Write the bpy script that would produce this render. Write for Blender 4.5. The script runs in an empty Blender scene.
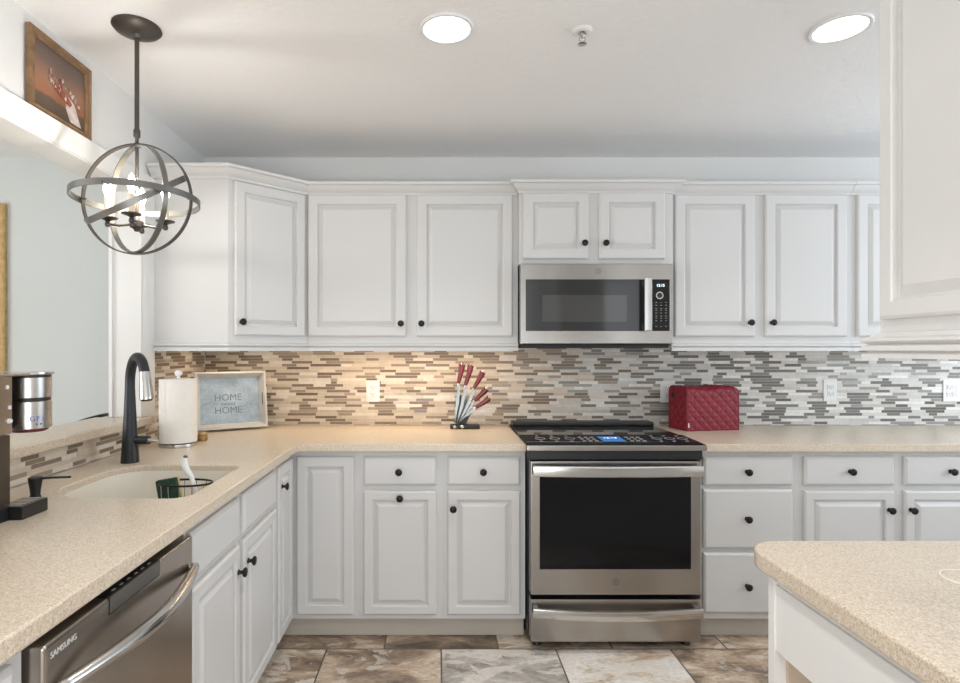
import bpy, bmesh, math, random
from mathutils import Vector, Matrix
R = random.Random(7)
C = bpy.context.scene.collection
SC = bpy.context.scene
PI = math.pi
# ------------------------------------------------------------------ camera
cam_d = bpy.data.cameras.new('camera'); cam = bpy.data.objects.new('camera', cam_d); C.objects.link(cam)
cam.location = (0, 0, 1.341); cam.rotation_euler = (PI/2, 0, 0)
cam_d.sensor_width = 36; cam_d.sensor_fit = 'HORIZONTAL'
cam_d.lens = 36*565/960; cam_d.shift_x = 42/960; cam_d.shift_y = 8.5/960
cam_d.clip_start = 0.02
SC.camera = cam
# ------------------------------------------------------------------ world, light, exposure
SC.view_settings.view_transform = 'Standard'; SC.view_settings.look = 'None'
SC.view_settings.gamma = 1; SC.view_settings.use_curve_mapping = False
SC.view_settings.exposure = 0.13
W = bpy.data.worlds.new('sky'); SC.world = W; W.use_nodes = True
bg = W.node_tree.nodes['Background']; bg.inputs[0].default_value = (0.80, 0.90, 1.0, 1); bg.inputs[1].default_value = 0.75

def area(name, loc, rot, sx, sy, power, col, spread=PI):
    l = bpy.data.lights.new(name, 'AREA'); l.shape = 'RECTANGLE'; l.size = sx; l.size_y = sy
    l.energy = power; l.color = col; l.spread = spread
    o = bpy.data.objects.new(name, l); C.objects.link(o); o.location = loc; o.rotation_euler = rot
    return o
# daylight from the right wall window; the other area lamps are added fill
area('camera_side_fill', (0.9, -2.72, 1.25), (PI/2, 0, 0), 4.2, 2.2, 31, (.97, 0.985, 1.0))  # unseen fill added behind the camera, no known window there
area('ceiling_fill', (0.9, -2.66, .35), (PI/2+.80, 0, 0), 4.0, .9, 58, (.97, 0.985, 1.0))  # unseen upward fill added to brighten the ceiling
area('daylight_right', (3.62, 1.95, 1.65), (PI/2, 0, PI/2), 1.9, 1.3, 29, (0.80, 0.90, 1.0))
area('dining_fill', (-3.0, -2.72, 1.35), (PI/2, 0, 0), 2.2, 1.9, 6, (1.0, 0.98, 0.94))  # unseen fill added for the dining room
area('dining_side_fill', (-5.05, -.3, 1.4), (PI/2, 0, -PI/2), 3.2, 1.9, 98, (.97, 0.99, 1.0))  # unseen side fill added to brighten the left-facing fronts
# ------------------------------------------------------------------ materials
def newmat(name):
    m = bpy.data.materials.new(name); m.use_nodes = True
    return m, m.node_tree, m.node_tree.nodes['Principled BSDF']
def N(nt, typ, **kw):
    n = nt.nodes.new(typ)
    for k, v in kw.items(): setattr(n, k, v)
    return n
def math_(nt, op, a, b=None, c=None):
    n = nt.nodes.new('ShaderNodeMath'); n.operation = op
    for i, v in enumerate((a, b, c)):
        if v is None: continue
        if isinstance(v, (int, float)): n.inputs[i].default_value = v
        else: nt.links.new(v, n.inputs[i])
    return n.outputs[0]
def ramp(nt, fac, stops, interp='LINEAR'):
    n = nt.nodes.new('ShaderNodeValToRGB'); n.color_ramp.interpolation = interp
    el = n.color_ramp.elements
    while len(el) < len(stops): el.new(0.5)
    for e, (p, c) in zip(el, stops): e.position = p; e.color = (*c, 1)
    nt.links.new(fac, n.inputs[0]); return n.outputs[0]
def mix(nt, f, a, b, mode='MIX'):
    n = nt.nodes.new('ShaderNodeMix'); n.data_type = 'RGBA'; n.blend_type = mode
    for s, v in ((n.inputs[0], f), (n.inputs[6], a), (n.inputs[7], b)):
        if isinstance(v, (int, float)): s.default_value = v
        elif isinstance(v, tuple): s.default_value = (*v, 1)
        else: nt.links.new(v, s)
    return n.outputs[2]
def noise(nt, vec, scale, detail=3, rough=.5, dist=0):
    n = nt.nodes.new('ShaderNodeTexNoise'); n.inputs['Scale'].default_value = scale
    n.inputs['Detail'].default_value = detail; n.inputs['Roughness'].default_value = rough
    n.inputs['Distortion'].default_value = dist
    if vec is not None: nt.links.new(vec, n.inputs['Vector'])
    return n.outputs['Fac']
def bump(nt, bsdf, h, strength, dist=.01):
    n = nt.nodes.new('ShaderNodeBump'); n.inputs['Strength'].default_value = strength
    n.inputs['Distance'].default_value = dist
    nt.links.new(h, n.inputs['Height']); nt.links.new(n.outputs[0], bsdf.inputs['Normal'])
def objco(nt): return nt.nodes.new('ShaderNodeNewGeometry').outputs['Position']
def plain(name, col, rough=.5, metal=0, spec=None, coat=0, var=.04, vscale=6):
    m, nt, b = newmat(name)
    if var:
        f = noise(nt, objco(nt), vscale, 2)
        c = ramp(nt, f, [(.3, tuple(x*(1-var) for x in col)), (.7, tuple(min(1, x*(1+var)) for x in col))])
        nt.links.new(c, b.inputs['Base Color'])
    else: b.inputs['Base Color'].default_value = (*col, 1)
    b.inputs['Roughness'].default_value = rough; b.inputs['Metallic'].default_value = metal
    if spec is not None: b.inputs['Specular IOR Level'].default_value = spec
    if coat: b.inputs['Coat Weight'].default_value = coat; b.inputs['Coat Roughness'].default_value = .05
    return m
def emis(name, col, s):
    m, nt, b = newmat(name)
    b.inputs['Base Color'].default_value = (*col, 1)
    b.inputs['Emission Color'].default_value = (*col, 1); b.inputs['Emission Strength'].default_value = s
    return m
def wallmat(name, col, bs=.25, scale=70):
    m, nt, b = newmat(name)
    p = objco(nt)
    b.inputs['Base Color'].default_value = (*col, 1); b.inputs['Roughness'].default_value = .7
    h = noise(nt, p, scale, 3, .6); bump(nt, b, h, bs, .004 if bs < .5 else .006)
    return m
def steel(name, col=(.56, .55, .53), rough=.26, axis=0):
    m, nt, b = newmat(name)
    mp = nt.nodes.new('ShaderNodeMapping')
    s = [260, 260, 260]; s[axis] = 4
    mp.inputs['Scale'].default_value = s
    nt.links.new(objco(nt), mp.inputs[0])
    f = noise(nt, mp.outputs[0], 1.0, 3)
    mp2 = nt.nodes.new('ShaderNodeMapping'); s2 = [5, 5, 5]; s2[2] = .6
    mp2.inputs['Scale'].default_value = s2; nt.links.new(objco(nt), mp2.inputs[0])
    g = noise(nt, mp2.outputs[0], 1.0, 2)
    c = ramp(nt, g, [(.3, tuple(x*.86 for x in col)), (.7, tuple(min(1, x*1.12) for x in col))])
    nt.links.new(c, b.inputs['Base Color'])
    r = math_(nt, 'MULTIPLY_ADD', f, .03, rough-.01); nt.links.new(r, b.inputs['Roughness'])
    b.inputs['Metallic'].default_value = 1.0
    return m
def tile_cells(nt, u, v, L, H, jit, rowrand, gu, gv):
    """returns (random per tile, second random, grout mask)"""
    vr = math_(nt, 'DIVIDE', v, H); row = math_(nt, 'FLOOR', vr); fv = math_(nt, 'FRACT', vr)
    wr = nt.nodes.new('ShaderNodeTexWhiteNoise'); wr.noise_dimensions = '1D'; nt.links.new(row, wr.inputs['W'])
    off = math_(nt, 'MULTIPLY', wr.outputs[0], rowrand) if jit else math_(nt, 'MULTIPLY', math_(nt, 'MODULO', math_(nt, 'ABSOLUTE', row), 2), .5)
    ur = math_(nt, 'ADD', math_(nt, 'DIVIDE', u, L), off)
    fl = math_(nt, 'FLOOR', ur); fu = math_(nt, 'FRACT', ur)
    def wn(a, b_, k):
        cx = nt.nodes.new('ShaderNodeCombineXYZ'); nt.links.new(a, cx.inputs[0]); nt.links.new(b_, cx.inputs[1]); cx.inputs[2].default_value = k
        w = nt.nodes.new('ShaderNodeTexWhiteNoise'); w.noise_dimensions = '3D'; nt.links.new(cx.outputs[0], w.inputs['Vector'])
        return w.outputs['Value']
    if jit:
        j = math_(nt, 'MULTIPLY', wn(fl, row, 3.3), jit)
        cell = math_(nt, 'SUBTRACT', fl, math_(nt, 'LESS_THAN', fu, j))
    else:
        j = 0.0; cell = fl
    tile_cells.cell = cell; tile_cells.row = row
    du = math_(nt, 'ABSOLUTE', math_(nt, 'SUBTRACT', fu, j)) if jit else math_(nt, 'MINIMUM', fu, math_(nt, 'SUBTRACT', 1.0, fu))
    mu = math_(nt, 'LESS_THAN', du, gu/L/2)
    dv = math_(nt, 'MINIMUM', fv, math_(nt, 'SUBTRACT', 1.0, fv))
    mv = math_(nt, 'LESS_THAN', dv, gv/H/2)
    return wn(cell, row, 1.1), wn(cell, row, 7.7), math_(nt, 'MAXIMUM', mu, mv)
def mosaic():
    m, nt, b = newmat('linear_mosaic_tile')
    g = nt.nodes.new('ShaderNodeNewGeometry')
    sp = nt.nodes.new('ShaderNodeSeparateXYZ'); nt.links.new(g.outputs['Position'], sp.inputs[0])
    sn = nt.nodes.new('ShaderNodeSeparateXYZ'); nt.links.new(g.outputs['Normal'], sn.inputs[0])
    isx = math_(nt, 'GREATER_THAN', math_(nt, 'ABSOLUTE', sn.outputs[0]), .5)
    mu = nt.nodes.new('ShaderNodeMix'); mu.data_type = 'FLOAT'
    nt.links.new(isx, mu.inputs[0]); nt.links.new(sp.outputs[0], mu.inputs[2])
    nt.links.new(math_(nt, 'MULTIPLY_ADD', sp.outputs[1], 1.0, 8.37), mu.inputs[3])
    u = mu.outputs[0]
    a, c, gm = tile_cells(nt, u, sp.outputs[2], .112, .0164, .75, 9.0, .0016, .0016)
    par = math_(nt, 'FRACT', math_(nt, 'MULTIPLY', tile_cells.cell, .5))
    a = math_(nt, 'ADD', math_(nt, 'MULTIPLY', a, .5), math_(nt, 'MULTIPLY', math_(nt, 'GREATER_THAN', par, .25), .5))
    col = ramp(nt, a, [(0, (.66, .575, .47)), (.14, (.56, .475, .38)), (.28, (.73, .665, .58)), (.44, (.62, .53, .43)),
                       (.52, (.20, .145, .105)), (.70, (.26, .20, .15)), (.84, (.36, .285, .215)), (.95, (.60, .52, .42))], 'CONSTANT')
    cool_lit = ramp(nt, a, [(0, (.72, .71, .68)), (.14, (.62, .61, .58)), (.28, (.84, .83, .80)), (.44, (.68, .67, .64)),
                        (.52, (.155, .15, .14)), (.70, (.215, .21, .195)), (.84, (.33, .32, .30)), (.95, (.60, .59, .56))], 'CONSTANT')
    blend = math_(nt, 'ADD', math_(nt, 'MULTIPLY', math_(nt, 'ADD', u, -.55), 1.6), math_(nt, 'MULTIPLY_ADD', c, 1.0, -.5))  # cooler light toward the right is painted into the tile colour
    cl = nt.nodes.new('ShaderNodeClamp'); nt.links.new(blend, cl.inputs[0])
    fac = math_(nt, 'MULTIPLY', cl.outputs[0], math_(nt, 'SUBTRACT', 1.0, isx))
    col = mix(nt, fac, col, cool_lit)
    f2 = noise(nt, g.outputs['Position'], 55, 3)
    col = mix(nt, .25, col, ramp(nt, f2, [(.3, (.55, .5, .45)), (.7, (1, 1, 1))]), 'MULTIPLY')
    col = mix(nt, gm, col, (.62, .57, .50))
    nt.links.new(col, b.inputs['Base Color'])
    r = math_(nt, 'MULTIPLY_ADD', math_(nt, 'GREATER_THAN', c, .62), -.30, .42)
    nt.links.new(math_(nt, 'MAXIMUM', r, math_(nt, 'MULTIPLY', gm, .8)), b.inputs['Roughness'])
    bump(nt, b, math_(nt, 'SUBTRACT', 1.0, gm), .35, .0015)
    return m
def floor_mat():
    m, nt, b = newmat('slate_floor_tile')
    p = objco(nt); sp = nt.nodes.new('ShaderNodeSeparateXYZ'); nt.links.new(p, sp.inputs[0])
    u = math_(nt, 'ADD', sp.outputs[0], 10.258+.498+.0025); v = math_(nt, 'ADD', sp.outputs[1], -2.534+10.71)
    a, c, gm = tile_cells(nt, u, v, .513, .51, 0, 0, .007, .007)
    # shift the texture of every tile so that neighbours do not match
    sh = nt.nodes.new('ShaderNodeCombineXYZ'); nt.links.new(math_(nt, 'MULTIPLY', a, 37), sh.inputs[0]); nt.links.new(math_(nt, 'MULTIPLY', c, 53), sh.inputs[1])
    va = nt.nodes.new('ShaderNodeVectorMath'); va.operation = 'ADD'; nt.links.new(p, va.inputs[0]); nt.links.new(sh.outputs[0], va.inputs[1])
    mp = nt.nodes.new('ShaderNodeMapping'); mp.inputs['Rotation'].default_value = (0, 0, .5); mp.inputs['Scale'].default_value = (1, 2.0, 1)
    nt.links.new(va.outputs[0], mp.inputs[0])
    n1 = noise(nt, mp.outputs[0], 3.2, 9, .62, .9); n2 = noise(nt, mp.outputs[0], 9, 8, .7, .6); n3 = noise(nt, mp.outputs[0], 40, 6, .7)
    idx = math_(nt, 'FRACT', math_(nt, 'DIVIDE', math_(nt, 'ADD', math_(nt, 'ADD', tile_cells.cell, math_(nt, 'MULTIPLY', tile_cells.row, 3)), 60.1+FLOOR_SHIFT), 6))
    lt = ramp(nt, idx, [(0, (.05,)*3), (1/6, (.62,)*3), (2/6, (.40,)*3), (3/6, (.66,)*3), (4/6, (1.0,)*3), (5/6, (.30,)*3)], 'CONSTANT')
    t = math_(nt, 'ADD', math_(nt, 'MULTIPLY_ADD', n1, 1.5, -.50), math_(nt, 'MULTIPLY', lt, .45))
    base = ramp(nt, t, [(.10, (.12, .092, .070)), (.32, (.30, .225, .165)), (.48, (.55, .415, .30)), (.62, (.70, .585, .46)), (.76, (.86, .81, .75))])
    grey = ramp(nt, t, [(.12, (.15, .135, .12)), (.4, (.36, .33, .295)), (.62, (.60, .56, .51)), (.82, (.84, .80, .75))])
    col = mix(nt, math_(nt, 'GREATER_THAN', c, .90), base, grey)
    col = mix(nt, .75, col, ramp(nt, n2, [(.34, (.60, .55, .50)), (.50, (1, 1, 1))]), 'MULTIPLY')
    col = mix(nt, .5, col, ramp(nt, n3, [(.36, (.5, .47, .45)), (.6, (1, 1, 1))]), 'MULTIPLY')
    n4 = noise(nt, mp.outputs[0], 4.6, 7, .6, 1.2)
    patch = ramp(nt, math_(nt, 'ADD', n4, math_(nt, 'MULTIPLY_ADD', lt, .12, -.06)), [(.545, (0, 0, 0)), (.575, (1, 1, 1))])
    col = mix(nt, math_(nt, 'MULTIPLY', patch, math_(nt, 'MINIMUM', .72, math_(nt, 'MULTIPLY_ADD', lt, 1.2, .02))), col, mix(nt, n3, (.58, .51, .44), (.88, .84, .78)))
    crack = math_(nt, 'LESS_THAN', n2, .37)
    col = mix(nt, math_(nt, 'MULTIPLY', crack, .45), col, (.10, .08, .065))
    col = mix(nt, gm, col, (.13, .11, .095))
    nt.links.new(col, b.inputs['Base Color']); b.inputs['Roughness'].default_value = .42
    h = math_(nt, 'SUBTRACT', math_(nt, 'MULTIPLY_ADD', n2, .6, n1), gm)
    bump(nt, b, h, .35, .006)
    return m
def counter_mat():
    m, nt, b = newmat('speckled_beige_countertop')
    p = objco(nt)
    n1 = noise(nt, p, 240, 3, .6); n2 = noise(nt, p, 480, 2, .6); n3 = noise(nt, p, 3.5, 2)
    col = ramp(nt, n1, [(.30, (.46, .365, .265)), (.44, (.64, .54, .425)), (.58, (.71, .62, .505)), (.72, (.85, .785, .68))])
    col = mix(nt, .4, col, ramp(nt, n2, [(.36, (.62, .52, .42)), (.5, (1, 1, 1))]), 'MULTIPLY')
    col = mix(nt, .10, col, ramp(nt, n3, [(.3, (.7, .64, .55)), (.7, (1, 1, 1))]), 'MULTIPLY')
    nt.links.new(col, b.inputs['Base Color']); b.inputs['Roughness'].default_value = .28
    return m
FLOOR_SHIFT = 0
M = {}
M['cab'] = plain('white_cabinet_paint', (.625, .62, .612), .36, var=.012, vscale=2)
M['wall'] = wallmat('pale_grey_wall_paint', (.77, .765, .75))
M['dining'] = wallmat('pale_sage_grey_wall_paint', (.59, .615, .60))
M['ceil'] = wallmat('textured_white_ceiling_paint', (.90, .895, .89), .6, 34)
M['trim'] = plain('white_trim_paint', (.77, .765, .75), .4, var=.01)
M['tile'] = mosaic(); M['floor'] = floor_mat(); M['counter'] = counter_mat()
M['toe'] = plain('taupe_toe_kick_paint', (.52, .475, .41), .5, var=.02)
M['pocket'] = plain('dark_grey_control_panel', (.10, .092, .082), .3, .3, var=.1)
M['pale'] = plain('lit_white_cabinet_paint', (.79, .782, .768), .34, var=.01)  # same cabinet white painted lighter, standing in for brighter light near camera
M['knob'] = plain('oil_rubbed_black_metal', (.018, .016, .015), .32, .6)
M['steel'] = steel('brushed_stainless', (.37, .35, .325), axis=0)
M['steely'] = steel('brushed_stainless_side', (.43, .392, .352), .24, axis=1)
M['bright_steel'] = plain('polished_steel', (.58, .57, .555), .16, 1.0, var=.03)
M['black_glass'] = plain('black_glass', (.008, .008, .009), .04, 0, .38, 0, var=0)
M['panel_black'] = plain('satin_black_panel', (.006, .006, .007), .5, 0, .12, var=0)
M['oven_glass'] = plain('black_oven_glass', (.006, .006, .007), .05, 0, .22, var=0)
M['grey_glass'] = plain('smoked_grey_glass', (.05, .05, .048), .08, 0, .7, var=0)
M['smoke'] = plain('dark_smoked_panel', (.022, .022, .022), .10, 0, .6, var=0)
M['black'] = plain('black_plastic', (.012, .012, .013), .38, var=0)
M['matte_black'] = plain('matte_black_metal', (.022, .024, .028), .38, .3, var=0)
M['dark'] = plain('dark_gap_plastic', (.01, .01, .01), .7, var=0)
M['bronze'] = plain('dark_bronze_metal', (.10, .088, .078), .38, .75)
M['pewter'] = plain('grey_brushed_metal', (.20, .195, .185), .36, .8)
M['candle'] = plain('cream_candle_sleeve', (.75, .66, .52), .5)
M['bulb'] = emis('lit_bulb', (1.0, .88, .68), 30)
M['lens'] = emis('lit_downlight_lens', (1.0, .98, .95), 4.0)
M['blade'] = plain('satin_blade_steel', (.20, .195, .185), .25, 1.0, var=.1)
M['dark_steel'] = steel('dark_stainless', (.15, .13, .115), .3, axis=1)
M['white_plastic'] = plain('white_plastic', (.80, .80, .79), .35, var=0)
M['slot'] = plain('dark_slot', (.05, .05, .05), .6, var=0)
M['paper'] = plain('white_paper', (.84, .81, .76), .9, var=.02, vscale=40)
M['sink'] = plain('ivory_sink_composite', (.78, .74, .65), .22, var=.01)
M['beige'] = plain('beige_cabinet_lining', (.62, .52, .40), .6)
M['gold'] = plain('antique_gold_frame', (.55, .38, .18), .42, .35, var=.18, vscale=30)
M['wood_frame'] = plain('brown_gilt_frame', (.26, .15, .075), .4, .2, var=.25, vscale=25)
M['clear'] = None
m, nt, b = newmat('clear_acrylic'); b.inputs['Base Color'].default_value = (.93, .95, .95, 1); b.inputs['Roughness'].default_value = .05
b.inputs['Transmission Weight'].default_value = 1.0; b.inputs['IOR'].default_value = 1.12; M['clear'] = m
M['red_handle'] = plain('dark_red_handle', (.115, .005, .010), .25, coat=.4, var=.1)
M['red_quilt'] = plain('crimson_quilted_fabric', (.20, .006, .018), .55, var=.12, vscale=30)
M['red_pipe'] = plain('dark_crimson_piping', (.16, .006, .015), .55, var=0)
M['sponge'] = plain('dark_green_scourer', (.022, .055, .035), .95, var=.3, vscale=120)
M['sponge_y'] = plain('yellow_sponge_foam', (.75, .62, .25), .9, var=.1, vscale=80)
M['tray_wood'] = plain('whitewashed_wood', (.55, .54, .52), .6, var=.08, vscale=18)
M['stool'] = plain('black_stool_metal', (.025, .022, .02), .35, .2)
M['blue_led'] = emis('blue_display', (.025, .13, .36), .55)
M['white_led'] = emis('white_display_digits', (.75, .92, 1.0), 1.6)
M['print'] = plain('pale_grey_print', (.55, .55, .55), .5, var=0)
M['blue_print'] = plain('blue_print', (.03, .10, .55), .4, var=0)
M['amber'] = plain('amber_glass', (.30, .17, .05), .25, var=.4, vscale=60)
def zinc():
    m, nt, b = newmat('galvanised_blue_grey_zinc')
    p = objco(nt); v = nt.nodes.new('ShaderNodeTexVoronoi'); v.inputs['Scale'].default_value = 95; nt.links.new(p, v.inputs['Vector'])
    n = noise(nt, p, 10, 4)
    c = ramp(nt, n, [(.3, (.27, .345, .41)), (.7, (.48, .575, .67))])
    c = mix(nt, .35, c, ramp(nt, v.outputs['Distance'], [(.2, (.75, .77, .8)), (.7, (.3, .32, .34))]), 'SOFT_LIGHT')
    nt.links.new(c, b.inputs['Base Color']); b.inputs['Roughness'].default_value = .45; b.inputs['Metallic'].default_value = .25
    return m
M['zinc'] = zinc()
def dw_steel():
    return M['steely']
# ------------------------------------------------------------------ mesh helpers
def setp(o, label=None, cat=None, group=None, kind=None):
    if label: o['label'] = label
    if cat: o['category'] = cat
    if group: o['group'] = group
    if kind: o['kind'] = kind
    return o
def thing(name, loc, label, cat, group=None):
    o = bpy.data.objects.new(name, None); C.objects.link(o); o.location = loc; o.empty_display_size = .05
    return setp(o, label, cat, group)
def root_of(o):
    while o.parent: o = o.parent
    return o
class MB:
    def __init__(s): s.bm = bmesh.new()
    def box(s, x0, x1, y0, y1, z0, z1, bev=0, seg=2, mat=None):
        if x0 > x1: x0, x1 = x1, x0
        if y0 > y1: y0, y1 = y1, y0
        t = bmesh.new()
        r = bmesh.ops.create_cube(t, size=1)
        for v in t.verts: v.co = Vector(((x0+x1)/2+v.co.x*(x1-x0), (y0+y1)/2+v.co.y*(y1-y0), (z0+z1)/2+v.co.z*(z1-z0)))
        if bev: bmesh.ops.bevel(t, geom=t.edges[:], offset=bev, segments=seg, profile=.6, affect='EDGES')
        if mat is not None: bmesh.ops.transform(t, matrix=mat, verts=t.verts[:])
        s.join(t); return s
    def join(s, t):
        me = bpy.data.meshes.new('tmp'); t.to_mesh(me); t.free(); s.bm.from_mesh(me); bpy.data.meshes.remove(me)
    def prism(s, poly, z0, z1, bev=0, holes=()):
        t = bmesh.new()
        loops = [poly] + list(holes); es = []
        for lp in loops:
            vs = [t.verts.new((p[0], p[1], z1)) for p in lp]
            es += [t.edges.new((vs[i], vs[(i+1) % len(vs)])) for i in range(len(vs))]
        if holes: bmesh.ops.triangle_fill(t, edges=es, use_beauty=True, normal=(0, 0, 1))
        else: t.faces.new(t.verts[:])
        bmesh.ops.recalc_face_normals(t, faces=t.faces[:])
        if t.faces[0].normal.z < 0: bmesh.ops.reverse_faces(t, faces=t.faces[:])
        ret = bmesh.ops.extrude_face_region(t, geom=t.faces[:])
        ups = [g for g in ret['geom'] if isinstance(g, bmesh.types.BMVert)]
        for v in ups: v.co.z = z0
        bmesh.ops.recalc_face_normals(t, faces=t.faces[:])
        if bev:
            ed = [e for e in t.edges if abs(e.verts[0].co.z-e.verts[1].co.z) < 1e-6 and len(e.link_faces) == 2
                  and abs(e.link_faces[0].normal.z-e.link_faces[1].normal.z) > .5]
            bmesh.ops.bevel(t, geom=ed, offset=bev, segments=3, profile=.6, affect='EDGES')
        s.join(t); return s
    def tube(s, pts, r, n=12, cap=True, closed=False):
        pts = [Vector(p) for p in pts]; k = len(pts)
        rs = r if isinstance(r, (list, tuple)) else [r]*k
        up = None; rings = []
        for i, p in enumerate(pts):
            if closed: d = pts[(i+1) % k]-pts[i-1]
            else: d = pts[min(i+1, k-1)]-pts[max(i-1, 0)]
            d.normalize()
            if up is None:
                up = Vector((0, 0, 1)) if abs(d.z) < .9 else Vector((1, 0, 0))
            a = d.cross(up); a.normalize(); b_ = a.cross(d); up = b_
            rings.append([s.bm.verts.new(p+rs[i]*(math.cos(2*PI*j/n)*a+math.sin(2*PI*j/n)*b_)) for j in range(n)])
        for i in range(k if closed else k-1):
            A, B = rings[i], rings[(i+1) % k]
            for j in range(n): s.bm.faces.new((A[j], A[(j+1) % n], B[(j+1) % n], B[j]))
        if cap and not closed:
            s.bm.faces.new(rings[0][::-1]); s.bm.faces.new(rings[-1])
        return s
    def lathe(s, prof, mat=None, n=24):
        """prof: (r, z) list, axis local z"""
        mat = mat or Matrix(); rings = []
        for r, z in prof:
            if r < 1e-6: rings.append([s.bm.verts.new(mat @ Vector((0, 0, z)))])
            else: rings.append([s.bm.verts.new(mat @ Vector((r*math.cos(2*PI*j/n), r*math.sin(2*PI*j/n), z))) for j in range(n)])
        for A, B in zip(rings, rings[1:]):
            for j in range(n):
                k = (j+1) % n
                if len(A) == 1 and len(B) == 1: continue
                if len(A) == 1: s.bm.faces.new((A[0], B[j], B[k]))
                elif len(B) == 1: s.bm.faces.new((A[j], A[k], B[0]))
                else: s.bm.faces.new((A[j], A[k], B[k], B[j]))
        return s
    def band(s, c, nrm, r, width, thick, n=72):
        c = Vector(c); nrm = Vector(nrm).normalized()
        a = nrm.orthogonal().normalized(); b_ = nrm.cross(a); rings = []
        for j in range(n):
            d = math.cos(2*PI*j/n)*a+math.sin(2*PI*j/n)*b_
            rings.append([s.bm.verts.new(c+d*(r+q*thick/2)+nrm*w*width/2) for q, w in ((-1, -1), (1, -1), (1, 1), (-1, 1))])
        for j in range(n):
            A, B = rings[j], rings[(j+1) % n]
            for q in range(4): s.bm.faces.new((A[q], A[(q+1) % 4], B[(q+1) % 4], B[q]))
        return s
    def loft(s, loops, cap0=True, cap1=True):
        rings = [[s.bm.verts.new(p) for p in lp] for lp in loops]
        for A, B in zip(rings, rings[1:]):
            n = len(A)
            for j in range(n): s.bm.faces.new((A[j], A[(j+1) % n], B[(j+1) % n], B[j]))
        if cap0: s.bm.faces.new(rings[0][::-1])
        if cap1: s.bm.faces.new(rings[-1])
        return s
    def sweep(s, prof, path, i0=0, i1=None, side=1, ends=True):
        """prof (out, z) swept along an xy path with mitred corners; only segments i0..i1 emitted; out = right of travel * side"""
        P = [Vector(p) for p in path]; k = len(P); i1 = k-1 if i1 is None else i1
        def nrm(a, b_):
            d = (b_-a).normalized(); return Vector((d.y, -d.x))*side
        loops = []
        for i in range(i0, i1+1):
            if i == 0: m_ = nrm(P[0], P[1])
            elif i == k-1: m_ = nrm(P[-2], P[-1])
            else:
                n1 = nrm(P[i-1], P[i]); n2 = nrm(P[i], P[i+1]); m_ = (n1+n2); m_ = m_/(m_.dot(n1))
            loops.append([Vector((P[i].x+m_.x*o, P[i].y+m_.y*o, z)) for o, z in prof])
        s.loft(loops, ends, ends); return s
    def text(s, txt, size, mat, depth=.0006, align='CENTER'):
        cu = bpy.data.curves.new('t', 'FONT'); cu.body = txt; cu.size = size; cu.align_x = align; cu.align_y = 'CENTER'; cu.extrude = depth; cu.resolution_u = 3
        o = bpy.data.objects.new('t', cu); C.objects.link(o)
        dg = bpy.context.evaluated_depsgraph_get(); dg.update()
        me = bpy.data.meshes.new_from_object(o.evaluated_get(dg))
        me.transform(mat); s.bm.from_mesh(me)
        bpy.data.objects.remove(o); bpy.data.meshes.remove(me); bpy.data.curves.remove(cu)
        return s
    def build(s, name, mat, parent=None, smooth=35, loc=None, label=None):
        bm = s.bm
        bmesh.ops.remove_doubles(bm, verts=bm.verts[:], dist=1e-6)
        bmesh.ops.recalc_face_normals(bm, faces=bm.faces[:])
        org = Vector(root_of(parent).location) if parent else Vector(loc if loc else (0, 0, 0))
        bmesh.ops.translate(bm, verts=bm.verts[:], vec=-org)
        for f in bm.faces: f.smooth = True
        lim = math.radians(smooth)
        for e in bm.edges:
            e.smooth = len(e.link_faces) == 2 and e.calc_face_angle(0) < lim
        me = bpy.data.meshes.new(name); bm.to_mesh(me); bm.free()
        me.materials.append(mat)
        o = bpy.data.objects.new(name, me); C.objects.link(o)
        w = o.modifiers.new('normals', 'WEIGHTED_NORMAL'); w.keep_sharp = True; w.weight = 60
        if parent: o.parent = parent
        else: o.location = org
        if label: o['label'] = label
        return o
def frame(org, U, V, Nn):
    U, V, Nn = Vector(U), Vector(V), Vector(Nn)
    m_ = Matrix((U.to_4d(), V.to_4d(), Nn.to_4d(), Vector(org).to_4d())).transposed()
    for i in range(3): m_[3][i] = 0
    m_[3][3] = 1
    return m_
BACK = ((1, 0, 0), (0, 0, 1), (0, -1, 0))      # fronts facing the camera
LEFT = ((0, 1, 0), (0, 0, 1), (1, 0, 0))       # fronts of the left run, facing +x
def panel_mesh(fr, w, h, prof):
    """nested rectangles: prof = (inset, out)"""
    b_ = MB(); loops = []
    for ins, out in prof:
        loops.append([fr @ Vector(p) for p in ((ins, ins, out), (w-ins, ins, out), (w-ins, h-ins, out), (ins, h-ins, out))])
    b_.loft(loops); return b_
def door_prof(fw): return [(0, 0), (0, .013), (.003, .0165), (.007, .019), (fw-.006, .019), (fw-.002, .0165), (fw, .0065), (fw+.005, .0065), (fw+.023, .0165), (fw+.026, .0185)]
DRAWER = [(0, 0), (0, .011), (.003, .014), (.010, .019)]
def knob(parent, pos, nrm, name='knob'):
    q = Vector(nrm).to_track_quat('Z', 'Y').to_matrix().to_4x4(); q.translation = Vector(pos)
    b_ = MB(); b_.lathe([(0, -.001), (.010, -.001), (.0095, .003), (.0062, .006), (.0058, .014), (.0125, .018), (.0160, .022), (.0160, .025), (.0125, .0285), (0, .030)], q, 20)
    return b_.build(name, M['knob'], parent, 50)
def door(parent, axes, org, w, h, fw=.045, name='door', kn=None, mat='cab'):
    fr = frame(org, *axes)
    d = panel_mesh(fr, w, h, door_prof(fw)).build(name, M[mat], parent, 6)
    if kn: knob(d, fr @ Vector((kn[0], kn[1], .018)), axes[2])
    return d
def drawer(parent, axes, org, w, h, kn=None, name='drawer'):
    fr = frame(org, *axes)
    d = panel_mesh(fr, w, h, DRAWER).build(name, M['cab'], parent, 6)
    if kn: knob(d, fr @ Vector((kn[0], kn[1], .018)), axes[2])
    return d
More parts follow.
